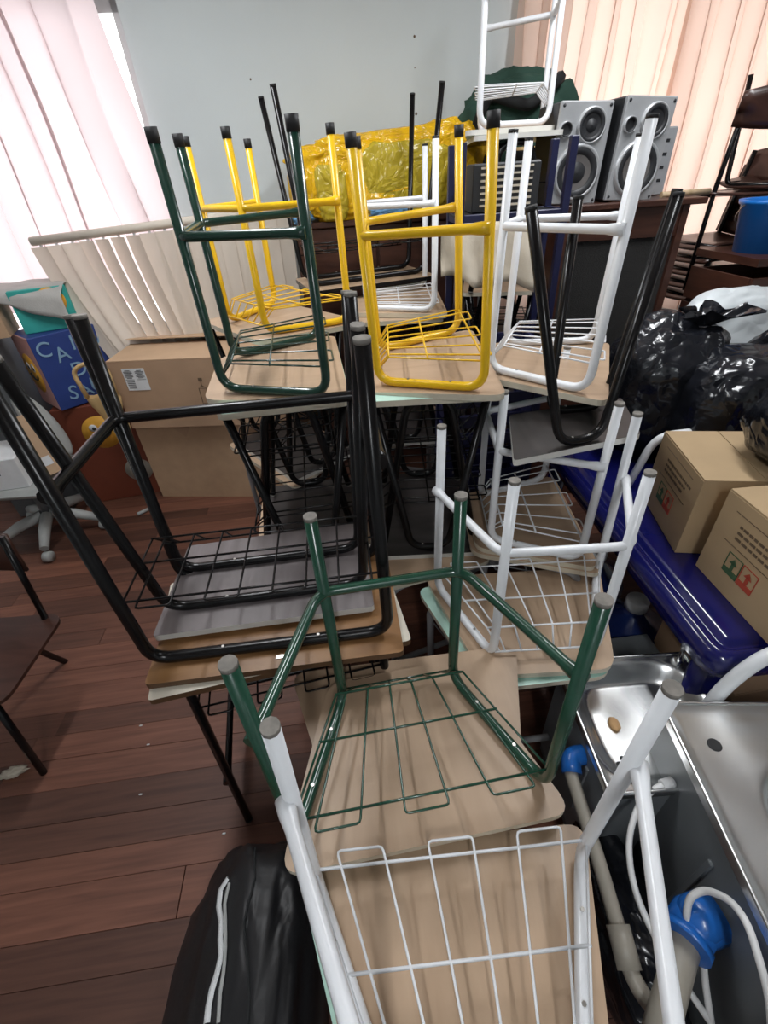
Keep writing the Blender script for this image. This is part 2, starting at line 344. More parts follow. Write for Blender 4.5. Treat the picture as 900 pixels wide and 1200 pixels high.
# ------------------------------------------------------------------ school desks
R_T = .0125
TRAP = dict(sF=.530, sB=.287, d=.292, tF=.516, tB=.285, td=.296, L=.588, zb=.39)
def desk(name, label, loc, rotz, color, dims=None, s=1., inverted=True, under='laminate', edge='cream_edge', top='mint', L=None,
         cap='sleeve', pair='side', openv=1, board=None, brad=.045, basket=True, tilt=(0, 0), group=None, legs=None, thick=.018, bz=.085, bmat=None, r=R_T, brace=True, bw=None, bd=None, nb=3):
    """A school desk. Local frame as if lying on its top: z = 0 is the underside of the board, legs rise.
    upright desks are the same parts turned over. u = across, v+ = the open (sitter's) side."""
    D = dict(TRAP if dims is None else dims)
    for k_ in D: D[k_] *= s
    if L: D['L'] = L
    LL = D['L']
    base = {}; tip = {}
    for su in (-1, 1):
        for sv in (-1, 1):
            base[su, sv] = (su * (D['sF'] if sv > 0 else D['sB']) / 2, sv * D['d'] / 2)
            tip[su, sv] = (su * (D['tF'] if sv > 0 else D['tB']) / 2, sv * D['td'] / 2)
    if legs: base, tip = legs
    th = thick
    root = thing(name, label, 'desk', loc, rotz, group)
    root.rotation_mode = 'ZYX'; root.rotation_euler = (tilt[0], tilt[1], rotz)
    # upright: turn over about u axis
    if inverted: F = lambda p: (p[0], p[1], p[2] + th)
    else: F = lambda p: (p[0], -p[1], LL - p[2])
    rr = r
    def leg_pt(k_, z): 
        t = (z - rr) / (LL - rr); b, q = base[k_], tip[k_]
        return (b[0] + (q[0] - b[0]) * t, b[1] + (q[1] - b[1]) * t, z)
    # board
    bp = board or rpoly([(-.18 * s, -.203 * s), (.18 * s, -.203 * s), (.3025 * s, .203 * s), (-.3025 * s, .203 * s)], brad * s)
    mb = MB(); 
    if inverted: mb.prism(bp, 0, th, 0, 2, 1)
    else: mb.prism([(x, -y) for x, y in bp][::-1], LL, LL + th, 2, 0, 1)
    mb.build('tabletop', [under, edge, top], root)
    pairs = [((-1, 1), (-1, -1)), ((1, 1), (1, -1))] if pair == 'side' else [((-1, 1), (1, 1)), ((-1, -1), (1, -1))]
    for p, q in pairs:
        path = [leg_pt(p, LL - .004), leg_pt(p, rr), leg_pt(q, rr), leg_pt(q, LL - .004)]
        path = fillet(path, .055 * max(.8, s), 6)
        o = MB().tube([F(x) for x in path], rr, 10).build('leg_frame', color, root)
        # screws through the bottom run
        sc = MB(); A, B = Vector(leg_pt(p, rr)), Vector(leg_pt(q, rr))
        for t in (.3, .7):
            c = A.lerp(B, t); pts = [c + Vector((0, 0, rr * .8)), c + Vector((0, 0, rr * 1.15))]
            sc.tube([F(tuple(x)) for x in pts], .004, 6)
        sc.build('screw', 'steel_screw', o)['kind'] = 'stuff'
    for k_ in base:
        a0, a1 = Vector(leg_pt(k_, LL - (.026 if cap == 'sleeve' else .006))), Vector(leg_pt(k_, LL + .002))
        mc = MB().tube([F(tuple(a0)), F(tuple(a1))], rr + (.0014 if cap == 'sleeve' else .0004), 10)
        mc.build('foot_cap', 'rubber_black' if cap in ('sleeve', 'black') else 'rubber_grey', root)
    if brace:
        zb = D['zb']; off = .012
        if pair == 'side' or True:
            pts = [leg_pt((1, openv), zb), leg_pt((1, -openv), zb), leg_pt((-1, -openv), zb), leg_pt((-1, openv), zb)]
        pts = [(x * (1 + off / max(.1, abs(x))), y_ if i in (0, 3) else y_ * (1 + .2 * off / max(.1, abs(y_))), z) for i, (x, y_, z) in enumerate(pts)]
        path = fillet(pts, .035, 5)
        e0 = (path[1] - path[0]).normalized(); e1 = (path[-2] - path[-1]).normalized()
        path = [path[0], path[0] + e0 * .022, path[0] + e0 * .045] + path[1:-1] + [path[-1] + e1 * .045, path[-1] + e1 * .022, path[-1]]
        n = len(path); R_ = [rr * .9] * n; R_[0] = R_[1] = R_[-1] = R_[-2] = rr * 1.12
        MB().tube([F(tuple(x)) for x in path], R_, 10).build('brace_bar', color, root)
    if basket:
        mb = MB(); wr = .0027
        wv = lambda v: (bw or (lambda v: (D['sB'] + (D['sF'] - D['sB']) * (v / D['d'] + .5)) / 2))(v)
        hd = (bd or D['d'] / 2)
        v0, v1 = (-hd * .93) * openv, (hd * 1.0) * openv
        z1 = bz * s; z0 = z1 - .05 * s
        for v, z in ((v1, z1), (0, z1), (v0 * .8, z1), (v0 * 1.12, z0)): mb.tube([F((-wv(v), v, z)), F((wv(v), v, z))], wr * 1.15, 5)
        for sx in (-1, 1): mb.tube([F((sx * wv(v1) * .985, v1, z1)), F((sx * wv(v0 * .8) * .985, v0 * .8, z1)), F((sx * wv(v0 * 1.12) * .9, v0 * 1.12, z0))], wr, 5)
        for i in range(nb):
            f0 = -1 + 2 * (i + .5) / nb - .5 / nb; f1 = f0 + 1. / nb
            ve = v1 * 1.18
            pts = [(f0 * wv(v0 * 1.12) * .95, v0 * 1.12, z0), (f0 * wv(v0 * .8), v0 * .8, z1), (f0 * wv(v1), ve, z1), (f1 * wv(v1), ve, z1), (f1 * wv(v0 * .8), v0 * .8, z1), (f1 * wv(v0 * 1.12) * .95, v0 * 1.12, z0)]
            mb.tube([F(tuple(p)) for p in fillet(pts, .008, 2)], wr, 5)
        mb.build('wire_basket', bmat or color, root)
    return root
rad = math.radians
GRP = None
# --- front row and middle, upside-down desks on upright desks (heights: underside of board = fitted z)
def upright_trap(label, x, y, rz, h, color, top, edge='cream_edge', s=1., **kw):
    return desk('school_desk', label, (x, y, 0), rz + PI, color, inverted=False, top=top, edge=edge, s=s, L=h - .018, **kw)

# white, nearest
desk('school_desk', 'upturned white desk standing between the black zipped bag and the larger steel sink', (.089, .171, .566), rad(2.4), 'paint_white', tilt=(0, rad(1.5)), cap='plug')
upright_trap('mint-topped desk standing upright under the upturned white desk beside the zipped bag', .085, .16, rad(4), .565, 'paint_grey', 'mint', cap='plug')
# green, in front
desk('school_desk', 'upturned green desk with grey foot caps, standing between two upturned white desks', (.024, .549, .619), rad(187), 'paint_green', cap='plug')
upright_trap('light wood desk standing upright under the upturned green desk with grey caps', .045, .585, rad(4), .618, 'paint_grey', 'laminate', s=1.06, cap='plug')
# white, middle
desk('school_desk', 'upturned white desk on a mint top, directly behind the green desk with grey caps', (.424, .94, .576), rad(-.8), 'paint_white', tilt=(rad(-1.5), 0), cap='plug')
upright_trap('mint-topped desk standing upright under the white desk behind the green one', .405, .925, rad(3), .575, 'paint_grey', 'mint', cap='plug')
# white, behind that (its basket loops face the blue table)
desk('school_desk', 'upturned white desk half hidden beneath the tilted dark grey board', (.5106, 1.3513, .6456), rad(-94.6), 'paint_white', s=.93, cap='plug')
upright_trap('upright desk under the white desk that is half hidden by the grey board', .51, 1.36, rad(-94), .645, 'paint_grey', 'laminate', cap='plug')

# coloured row on tall stacks
desk('school_desk', 'upturned dark green desk with black foot sleeves on top of a tall stack', (-.305, 1.454, 1.226), rad(-83.4), 'paint_darkgreen', tilt=(rad(1.5), 0))
desk('school_desk', 'upturned yellow desk on a tall stack, between the dark green and the white one', (.163, 1.479, 1.205), rad(-92.1), 'paint_yellow', tilt=(rad(1.4), rad(-2.6)))
desk('school_desk', 'upturned white desk beside the yellow one, in front of the loudspeakers', (.576, 1.5506, 1.157), rad(-114.2), 'paint_white', s=1.04, tilt=(rad(-1), rad(1.6)), cap='black')
desk('school_desk', 'upturned yellow desk behind the dark green desk, in front of the fallen blind', (-.365, 1.964, 1.252), rad(-49.5), 'paint_yellow')
desk('school_desk', 'upturned white desk in front of the yellow plastic bundle', (.138, 2.354, 1.215), rad(-92.2), 'paint_white', cap='black', bz=.03)
desk('school_desk', 'upturned white desk on the highest stack, in front of the dark green cloth bag', (.71, 2.736, 1.834), rad(78.1), 'paint_white', edge='white_edge', cap='black', bz=.14)

# V-legged black desks that interlock under the coloured row
VD = dict(sF=.50, sB=.50, d=.13, tF=.50, tB=.50, td=.33, L=.57, zb=.36)
VD2 = dict(VD); VD2.update(sF=.42, sB=.42, tF=.42, tB=.42)
VB = rpoly([(-.28, -.185), (.28, -.185), (.28, .185), (-.28, .185)], .03)
def tall_stack(x, y, rz, ztop, nm, under='laminate_grey_shaded', basetop='laminate', dy=0., basecol='paint_grey', midtop='mint'):
    """upright desk on the floor, black desk upside down on it, black desk upright standing in that one"""
    hb = ztop - .606
    ca = (math.cos(rz), math.sin(rz))
    upright_trap('upright desk on the floor, bottom of the stack under %s' % nm, x, y + dy, rz + PI, hb, basecol, basetop, s=1.05, cap='plug', basket=False)
    desk('school_desk', 'upturned black splay-legged desk in the stack under %s' % nm, (x, y, hb), rz, 'paint_black', dims=VD, board=VB, under=under, edge='white_edge', cap='plug', bz=.2, bw=lambda v: .24, bd=.17, brace=False, nb=4)
    desk('school_desk', 'upright black splay-legged desk in the stack under %s' % nm, (x, y, hb + .018), rz, 'paint_black', dims=VD2, board=VB, inverted=False, under='paint_black', top=midtop, edge='cream_edge', cap='plug', bz=.16, bw=lambda v: .2, bd=.16, brace=False, nb=3)
tall_stack(-.285, 1.47, rad(-83.4), 1.225, 'the dark green desk')
tall_stack(.165, 1.515, rad(-92), 1.203, 'the nearer yellow desk', dy=-.12)
tall_stack(-.42, 2.06, rad(-49.5), 1.25, 'the yellow desk by the blind', midtop='laminate')
tall_stack(.14, 2.36, rad(-92), 1.213, 'the desk by the yellow bundle', midtop='laminate')
tall_stack(.71, 2.74, rad(78), 1.22, 'the highest white desk', midtop='laminate')
desk('school_desk', 'black splay-legged desk with a cream edge carrying the highest white desk', (.70, 2.73, 1.22), rad(84), 'paint_black', dims=VD, board=VB, inverted=False, under='paint_black', top='cream_top', edge='white_edge', cap='plug', L=.594, thick=.018, bz=.16, bw=lambda v: .22, bd=.16, brace=False)

# grey board, shade put into its dark colour, with black splayed legs, lying upside down in front of the white desk
bx, by = .56, 1.22
bl = {(-1, -1): (.488 - bx, 1.10 - by), (1, -1): (.615 - bx, 1.13 - by), (-1, 1): (.53 - bx, 1.31 - by), (1, 1): (.70 - bx, 1.32 - by)}
bt = {(-1, -1): (.342 - bx, 1.11 - by), (1, -1): (.70 - bx, 1.21 - by), (-1, 1): (.535 - bx, 1.36 - by), (1, 1): (.772 - bx, 1.345 - by)}
gb = rpoly([(.353 - bx, 1.05 - by), (.738 - bx, 1.145 - by), (.80 - bx, 1.40 - by), (.415 - bx, 1.33 - by)], .012, 2)
desk('school_desk', 'black-legged desk turned over, showing a dark grey board with a white edge', (bx, by, 1.073), 0, 'paint_black', dims=dict(VD, L=.56, d=.2, sF=.2, sB=.2, td=.3, tF=.4, tB=.4), legs=(bl, bt), board=gb, under='laminate_grey_shaded', edge='white_edge', top='laminate_grey_shaded', cap='black', basket=False, brace=False, pair='row')

# --- tall black desks on the left
BIG = dict(sF=.583, sB=.583, d=.29, tF=.566, tB=.566, td=.352, L=.736, zb=.509)
BB1 = rpoly([(-.298, -.206), (.322, -.206), (.322, .2), (-.298, .2)], .012, 2)
bl1 = desk('school_desk', 'tall black upturned desk with a brown wood board, under the grey board', (-.31, .883, .766), rad(4), 'paint_black', dims=BIG, board=BB1, under='laminate_dark', edge='wood_edge', top='laminate_dark', cap='plug', pair='row', openv=-1, r=.0145, bz=.20, bw=lambda v: .30, bd=.13, nb=4)
tg = MB().box((0, 0, .0008), (.042, .012, .0016), 0, 0, .0006).build('metal_tag', 'steel_screw', bl1); tg.location = (.03, -.175, .0185)
BIG2 = dict(sF=.52, sB=.52, d=.15, tF=.60, tB=.60, td=.30, L=.70, zb=.45)
BB2 = rpoly([(-.285, -.155), (.28, -.155), (.28, .215), (-.27, .20)], .006, 1)
desk('school_desk', 'black upturned desk with a grey board resting on the brown wood board', (-.335, .955, .796), rad(5), 'paint_black', dims=BIG2, board=BB2, under='laminate_grey', edge='white_edge', top='laminate_grey', cap='plug', pair='row', openv=-1, r=.0135, basket=False, brace=False)
BIG3 = dict(sF=.50, sB=.50, d=.30, tF=.52, tB=.52, td=.36, L=.745, zb=.5)
desk('school_desk', 'black desk with a cream top standing upright beneath the brown wood board', (-.305, .885, 0), rad(11), 'paint_black', dims=BIG3, board=rpoly([(-.32, -.20), (.32, -.20), (.32, .2), (-.32, .2)], .01, 2), inverted=False, under='laminate_grey', edge='wood_edge', top='cream_top', cap='black', pair='side', L=.745, bz=.11, bw=lambda v: .25, bd=.16, nb=4)
# black desk far back with wide frame
BFAR = dict(sF=.60, sB=.60, d=.20, tF=.728, tB=.728, td=.324, L=.736, zb=.5)
desk('school_desk', 'black upturned desk far back, in front of the dark cabinet and yellow bundle', (-.02, 2.70, 1.274), rad(18), 'paint_black', dims=BFAR, board=rpoly([(-.33, -.21), (.33, -.21), (.33, .21), (-.33, .21)], .03, 3), under='laminate', edge='paint_black', cap='black', pair='row', openv=-1, brace=False, bz=.16, bw=lambda v: .29, bd=.17)

# ------------------------------------------------------------------ boxes and clutter on the left
def carton(name, label, c, d, rot, m='card', group=None, flaps=None, tape=False):
    """closed or open carton: four walls as one body part, top flaps as parts. c = centre of the base"""
    t = thing(name, label, 'box', c, rot, group)
    w, dp, h = d; th = .006
    mb = MB()
    mb.box((0, -dp / 2 + th / 2, h / 2), (w, th, h)).box((0, dp / 2 - th / 2, h / 2), (w, th, h)).box((-w / 2 + th / 2, 0, h / 2), (th, dp - 2 * th, h)).box((w / 2 - th / 2, 0, h / 2), (th, dp - 2 * th, h)).box((0, 0, th / 2), (w - 2 * th, dp - 2 * th, th))
    mb.build('body', m, t)
    for sx in (-1, 1): MB().box((sx * w / 4 * 1.0, 0, h - .004), (w / 2 - .002 - 2 * th, dp - 2 * th, .004)).build('inner_flap', m, t)
    if flaps is None:
        for sy in (-1, 1): MB().box((0, sy * dp / 4, h + .003), (w, dp / 2 - .003, .005)).build('flap', m, t)
    else:
        for (sy, ang) in flaps:
            o = MB().box((0, -sy * dp / 4 * (1.15 if sy > 0 else 1), 0), (w, dp / 2 * (1.15 if sy > 0 else 1) - .004, .005)).build('flap', 'card_light', t); o.location = (0, sy * dp / 2, h + .004); o.rotation_euler = (-sy * ang, 0, 0)
    if tape: MB().box((0, 0, h + .0062), (w, .05, .001)).build('tape', 'card_light', t)
    return t
lo = carton('cardboard_box', 'brown cardboard box on the floor beneath the larger labelled box', (-.98, 2.93, 0), (1.04, .56, .555), rad(-7), 'card_in')
MB().prism([(-.30, .555), (-.14, .555), (-.2, .46)], -.2825, -.2805).build('torn_tape', 'card', lo).rotation_euler = (PI / 2, 0, 0)
lo.children[-1].location = (0, -.565, 0)
hi = carton('cardboard_box', 'large cardboard box with a printed white label and opened flaps', (-.96, 2.88, .562), (1.02, .60, .40), rad(-5), 'card', flaps=((-1, rad(2)), (1, rad(8))))
lb = MB().box((-.37, -.302, .30), (.13, .002, .125)).build('label_sheet', 'paper', hi)
mk = MB()
for sx in (-.404, -.337):
    for k in range(7): mk.box((sx, -.3035, .352 - k * .007), (.05 if k % 3 else .03, .001, .003))
    mk.box((sx, -.3035, .30), (.054, .001, .0015))
mk.box((-.3355, -.3035, .25), (.001, .001, .001))
for k in range(5): mk.box((-.404, -.3035, .288 - k * .009), (.045, .001, .003))
mk.build('printing', 'ink', lb)['kind'] = 'stuff'
g = MB()   # fragile glass and umbrella marks
for gx in (.0, .09):
    if gx == 0: g.box((gx, -.301, .285), (.022, .002, .02)).box((gx, -.301, .262), (.003, .002, .03)).box((gx, -.301, .248), (.018, .002, .003))
    else: g.lathe([(0, 0), (.024, 0), (.022, .012), (0, .018)], (gx, -.301, .275), 10).box((gx, -.301, .262), (.003, .002, .03))
    for (x0, z0, x1, z1) in ((-.022, .145, .022, .145), (-.022, .235, .022, .235), (-.022, .145, -.022, .235), (.022, .145, .022, .235)):
        g.box((gx + (x0 + x1) / 2, -.301, (z0 + z1) / 2), (abs(x1 - x0) + .003, .002, abs(z1 - z0) + .003))
g.build('fragile_mark', 'ink_brown', hi)

def smiley(parent, c, rad_, rotm, sad=False, m='smile_yellow'):
    """flat printed round face on a box side; local face plane is x-z looking along -y"""
    f = MB().lathe([(0, 0), (rad_, 0), (rad_, .002), (0, .002)], (0, 0, 0), 28, 0, 'Y').build('printed_face', m, parent)
    f.location = c; f.rotation_euler = (0, 0, rotm)
    mb = MB()
    for sx in (-1, 1): mb.lathe([(0, 0), (rad_ * .22, 0), (rad_ * .22, -.002), (0, -.002)], (sx * rad_ * .33, -.0005, rad_ * .32), 12, 0, 'Y')
    mb.build('eye', 'paper', f)
    mb = MB()
    for sx in (-1, 1): mb.lathe([(0, 0), (rad_ * .1, 0), (rad_ * .1, -.001), (0, -.001)], (sx * rad_ * .33 + rad_ * .04, -.003, rad_ * .28), 10, 0, 'Y')
    pts = []
    for k in range(9):
        t = (k / 8 - .5) * 2; pts.append((t * rad_ * .5, -.0015, (-.35 * rad_ + .28 * rad_ * t * t) if not sad else (-.2 * rad_ - .25 * rad_ * t * t)))
    mb.tube(pts, rad_ * .05, 5); mb.build('mouth', 'ink', f)
    return f
# letter box (blue side, pink side)
def cube_box(name, label, c, d, rot, mats):
    t = thing(name, label, 'box', c, rot)
    w, dp, h = d
    b = MB(); b.box((0, 0, h / 2), (w, dp, h), 0, 0, .004); 
    for i in range(len(b.f)): b.m[i] = 0
    mesh = b.build('body', mats, t)
    for p in mesh.data.polygons:
        n = p.normal
        if n.y < -.7: p.material_index = 0
        elif n.x < -.5: p.material_index = 1
        elif n.z > .6: p.material_index = 2
    return t
sh = cube_box('storage_box', 'dark red box printed with round faces, on the floor under the blue letter box', (-1.78, 2.92, 0), (.50, .36, .68), rad(12), ['red_box', 'red_box', 'red_box'])
smiley(sh, (.10, -.181, .20), .085, 0, True, 'pvc'); smiley(sh, (-.02, -.181, .50), .11, 0, False)
BR = rad(48)
bb = cube_box('letter_box', 'blue and pink box with raised letters and a yellow smiling face', (-1.885 + .23 * math.cos(BR) - .15 * math.sin(BR), 2.66 + .23 * math.sin(BR) + .15 * math.cos(BR), .687), (.46, .30, .42), BR, ['blue_box', 'pink_box', 'blue_box'])
for ch, x, z, rt in (('C', -.175, .345, .15), ('A', -.095, .30, -.1), ('I', -.02, .345, .05), ('X', .06, .31, -.05), ('A', .15, .345, .1), ('D', -.045, .20, 0), ('A', .05, .20, 0), ('S', -.13, .08, .2), ('A', -.06, .07, -.2), ('Ú', .015, .09, .1), ('D', .09, .07, -.1), ('E', .165, .085, .1)):
    lettering('letter', ch, .115, 'letter_blue', bb, (x, -.152, z), (PI / 2, rt, 0), .003)
f = smiley(bb, (-.232, .03, .20), .115, -PI / 2)
tb = cube_box('storage_box', 'teal box with a round yellow face, on top of the blue letter box', (-1.87, 2.93, 1.108), (.28, .24, .22), rad(26), ['teal_box', 'teal_box', 'teal_box'])
smiley(tb, (.05, -.121, .15), .07, 0)
carton('cardboard_box', 'small brown carton next to the teal box under the grey cloth', (-2.17, 2.80, 1.108), (.25, .24, .22), rad(20), 'card_in')
cube_box('storage_box', 'plain dark box under the small brown carton', (-2.30, 2.80, 0), (.34, .40, 1.105), rad(6), ['grey_dark', 'grey_dark', 'grey_dark'])
def drape(name, label, cat, fn, nu, nv, m, th=.004):
    o = MB().grid(fn, nu, nv).build(name, m); md = o.modifiers.new('thickness', 'SOLIDIFY'); md.thickness = th; return tag(o, label, cat)
def fcloth(a, b):
    # lies on the two boxes; the front part hangs down over the teal box, longest at its right end
    x = -2.36 + .66 * a; n = noise.noise(Vector((a * 6, b * 6, 3)))
    drop = .02 + .17 * max(0, (a - .35) / .65) ** 1.2
    if b > .4: return (x, 2.74 + .16 * a + .26 * (b - .4) / .6, 1.337 + .010 * n)
    t = (.4 - b) / .4
    return (x + .01 * n, 2.74 + .16 * a - .075 * min(1, t * 2.5) - .012 * t + .01 * math.sin(a * 14) * t, 1.337 + .008 * n - drop * t ** 1.3)
drape('cloth', 'grey cloth draped over the teal box and the small carton', 'cloth', fcloth, 34, 20, 'grey_cloth')
# paper bag
pb = thing('paper_bag', 'torn yellow-brown paper bag hanging in front of the dark red box', 'paper bag', (-1.53, 2.52, .60))
def fbag(a, b):
    an = a * 2 * PI; k = .075 * (1 - .45 * (1 - b)) * (1 + .2 * noise.noise(Vector((math.cos(an) * 2, math.sin(an) * 2, b * 3))))
    return (k * 1.2 * math.cos(an) + .03 * (1 - b), .5 * k * math.sin(an), .22 * b + .03 * noise.noise(Vector((a * 7, b * 4, 9))))
MB().grid(fbag, 22, 9, 0, True, True).build('body', 'paper_bag', pb)
MB().tube(fillet([(-.08, 0, .21), (-.10, 0, .36), (-.02, 0, .40), (.09, 0, .38), (.085, 0, .21)], .05), .012, 6).build('handle', 'paper_bag', pb)
# loose vertical blind leaning in front of the curtain
bl_ = thing('vertical_blind', 'cream vertical blind with a head rail leaning against the pink curtain', 'blind', (0, 0, 0))
A_, B_ = Vector((-1.82, 2.97, 1.535)), Vector((-.42, 3.16, 1.60))
MB().tube([A_, B_], .022, 8).build('head_rail', 'blind', bl_)
slat_n = 17
for k in range(slat_n):
    t = (k + .5) / slat_n; p = A_.lerp(B_, t)
    sway = (-.02 - .26 * (1 - t) ** 1.6) if t < .5 else .02 * math.sin(k * 2.1)
    ln = .60 + .14 * (1 - t); tw = rad(random.uniform(-28, 18)) if t < .55 else rad(random.uniform(-8, 8))
    hw = .046
    def fs(a, b, p=p, sway=sway, ln=ln, tw=tw):
        # lower ends fan out to the right at the loose end
        x = (a - .5) * 2 * hw
        ox = -sway * (1 - b) ** 1.3
        return (p.x + ox + x * math.cos(tw), p.y - .028 + x * math.sin(tw) - .05 * (1 - b) + .008 * math.cos((a - .5) * PI), p.z - .03 - ln * (1 - b))
    o = MB().grid(fs, 4, 7).build('slat', 'blind_slat', bl_)
    MB().box((p.x, p.y, p.z - .026), (.012, .01, .02)).build('clip', 'white_plastic', bl_)
# grey swivel chair with things piled on it
oc = thing('office_chair', 'grey swivel chair with a star base on castors, piled with boxes', 'office chair', (-2.08, 2.38, 0))
for k in range(5):
    an = rad(-70 + 72 * k); e = Vector((math.cos(an), math.sin(an), 0))
    arm = MB().tube([e * .03 + Vector((0, 0, .15)), e * .16 + Vector((0, 0, .13)), e * .29 + Vector((0, 0, .085))], [.034, .032, .024], 10).build('base_arm', 'grey_plastic', oc)
    cs = MB().lathe([(0, -.022), (.03, -.022), (.032, 0), (.03, .022), (0, .022)], tuple(e * .30 + Vector((0, 0, .032))), 14, 0, 'X'); cs.build('castor', 'grey_plastic', oc)
MB().tube([(0, 0, .13), (0, 0, .38)], .028, 12).build('gas_column', 'grey_dark', oc)
MB().box((0, 0, .41), (.46, .44, .06), 0, 0, .03).build('seat', 'grey_plastic', oc)
wbx = thing('white_box', 'white paper box with small black print on the grey swivel chair', 'box', (-2.13, 2.32, .44), rad(8))
MB().box((0, 0, .09), (.34, .26, .18), 0, 0, .004).build('body', 'paper', wbx)
for k, (tx, zz, sz) in enumerate((('Frágil', .135, .035), ('cuidado', .10, .022), ('cuidado', .065, .022))):
    if k == 0: continue
    mb = MB(); [mb.box((-.03 + .022 * i, -.1315, zz + .03), (.014, .001, .012)) for i in range(5)]; mb.build('print_line', 'ink', wbx)
slim = thing('slim_carton', 'slim brown carton with a small white label leaning beside the grey oval lid', 'box', (-1.86, 2.36, .45), rad(20)); slim.rotation_euler = (rad(-14), rad(-12), rad(20))
MB().box((0, 0, .17), (.085, .14, .34), 0, 0, .003).build('body', 'card_light', slim); MB().box((.005, -.0715, .08), (.06, .002, .05)).build('label_sheet', 'paper', slim)
ws = thing('paper_roll_box', 'long white paper sleeve leaning against the slim brown carton', 'paper', (-1.95, 2.36, .62)); ws.rotation_euler = (rad(-10), rad(-22), rad(12))
MB().box((0, 0, .16), (.055, .03, .32), 0, 0, .003).build('sleeve', 'paper', ws)
mb = MB(); mb.box((-.008, -.0155, .27), (.006, .001, .008)); mb.box((.008, -.0155, .275), (.006, .001, .008)); mb.build('print_line', 'ink', ws)
lid = thing('oval_lid', 'grey oval plastic lid leaning behind the slim carton', 'lid', (-1.84, 2.50, .46)); lid.rotation_euler = (rad(-14), rad(-10), rad(62))
MB().lathe([(0, -.02), (.13, -.02), (.15, -.01), (.155, .012), (.14, .012), (.13, -.004), (0, -.004)], (0, 0, .0), 32, 0, 'Y').build('shell', 'grey_plastic', lid)
lid.children[0].scale = (.45, 1, 1.4); lid.children[0].location = (0, 0, .23)
pipe = MB().tube([(0, 0, 0), (.07, .02, 0)], .012, 8).build('plaster_stub', 'grey_plastic', None, (-1.62, 2.5, .013), .5); tag(pipe, 'small grey plastic stub lying on the floor by the dark red box', 'debris')
# dark chair at the left edge
ch = thing('school_chair', 'dark brown chair with black legs standing on the open floor boards', 'chair', (-1.46, 1.05, 0), 0)
for (x0, y0, x1, y1) in ((-.06, .15, -.05, .31), (.13, -.14, .13, -.19), (-.16, .15, -.30, .28), (-.16, -.14, -.24, -.19)):
    MB().tube([(x0, y0, .42), (x1, y1, .0)], .0125, 10).build('leg', 'paint_black', ch)
MB().tube(fillet([(.17, -.17, .415), (.17, .17, .415), (-.17, .17, .415), (-.17, -.17, .415)], .03, 4, True), .011, 8, closed=True).build('seat_frame', 'paint_black', ch)
MB().prism(rpoly([(-.2, -.19), (.215, -.19), (.215, .19), (-.2, .19)], .06), .427, .44).build('seat', 'chair_wood', ch)
for sx in (-.17, .17): MB().tube([(sx - .02, .17, .42), (sx - .02, .22, .80)], .0115, 8).build('back_post', 'paint_black', ch)
MB().grid(lambda a, b: (-.2 + .36 * a, .215 + .02 * math.sin(a * PI) + .01 * b, .64 + .16 * b), 10, 4).build('backrest', 'chair_wood', ch).modifiers.new('thickness', 'SOLIDIFY').thickness = .01
rag = MB().blob((0, 0, .012), (.045, .018, .014), .5, 4., 2).build('rag', 'beige_cloth', None, (-1.44, .865, 0), .3); tag(rag, 'crumpled beige scrap on the floor by the dark chair leg', 'debris')
for (x, y_) in ((-1.03, 1.02), (-.97, .94), (-.93, .76), (-.6, .62)):
    tag(MB().blob((0, 0, .002), (.006, .003, .002), .4, 4., 1).build('plaster_chip', 'paper', None, (x, y_, 0)), 'tiny pale chip lying on the red-brown floor boards', 'debris', 'chips on the floor')

# black zipped bag, bottom left
from mathutils.bvhtree import BVHTree
bag = thing('zipped_bag', 'large black bag with a long white zip standing on the floor', 'bag', (-.415, .16, 0))
bgm = MB().blob((0, 0, .225), (.19, .335, .235), .07, 2.2, 7, 0, .62, 6.)
for i, (x, y_, z) in enumerate(bgm.v):
    t = z / .46
    bgm.v[i] = (x * (1.10 - .56 * t * t) + .10 * t * t, y_ * (1.02 - .10 * t), max(0, z - .05 * max(0, -x) * 2 * t + .04 * y_ * t))
bgo = bgm.build('body', 'bag_black', bag)
bvh = BVHTree.FromPolygons([Vector(v) for v in bgm.v], bgm.f)
def on_bag(px, py, off=.002):
    """point of the bag's surface along a sight line of the photograph"""
    o = Vector((0, 0, 1.72)); d = (r_ * ((px - 450) / 538.45) - u_ * ((py - 600) / 538.45) + w_).normalized()
    h = bvh.ray_cast(o - Vector((-.415, .16, 0)), d)
    return (h[0] + h[1] * off, h[1]) if h[0] else None
def strip(pix, wd, off=.002):
    H = [h for h in (on_bag(*q, off) for q in pix) if h]; n = len(H); vs = []
    if n < 2: return MB()
    for i, (p, out) in enumerate(H):
        if out.dot(Vector((0, 0, 1.72)) - p) < 0: out = -out
        t = (H[min(i + 1, n - 1)][0] - H[max(i - 1, 0)][0]).normalized(); s_ = t.cross(out).normalized()
        for q, h in ((-1, -.002), (-.75, .0035), (.75, .0035), (1, -.002)): vs.append(p + s_ * wd * q + out * h)
    return MB().add(vs, [(i * 4 + k, i * 4 + k + 1, i * 4 + 5 + k, i * 4 + 4 + k) for i in range(n - 1) for k in range(3)], 0, True)
def dense(pts, k=6): return [(a[0] + (b[0] - a[0]) * t / k, a[1] + (b[1] - a[1]) * t / k) for a, b in zip(pts, pts[1:]) for t in range(k)] + [pts[-1]]
strip(dense([(269, 1030), (260, 1044), (258, 1062), (261, 1080), (260, 1100), (261, 1120), (256, 1142), (250, 1160), (246, 1180), (244, 1199)], 4), .0065, .004).build('zip', 'zip_white', bag)
strip(dense([(270, 1036), (265, 1060), (266, 1080), (266, 1110), (264, 1140), (260, 1165), (258, 1199)], 6), .003, .004).build('zip_teeth', 'grey_plastic', bag)
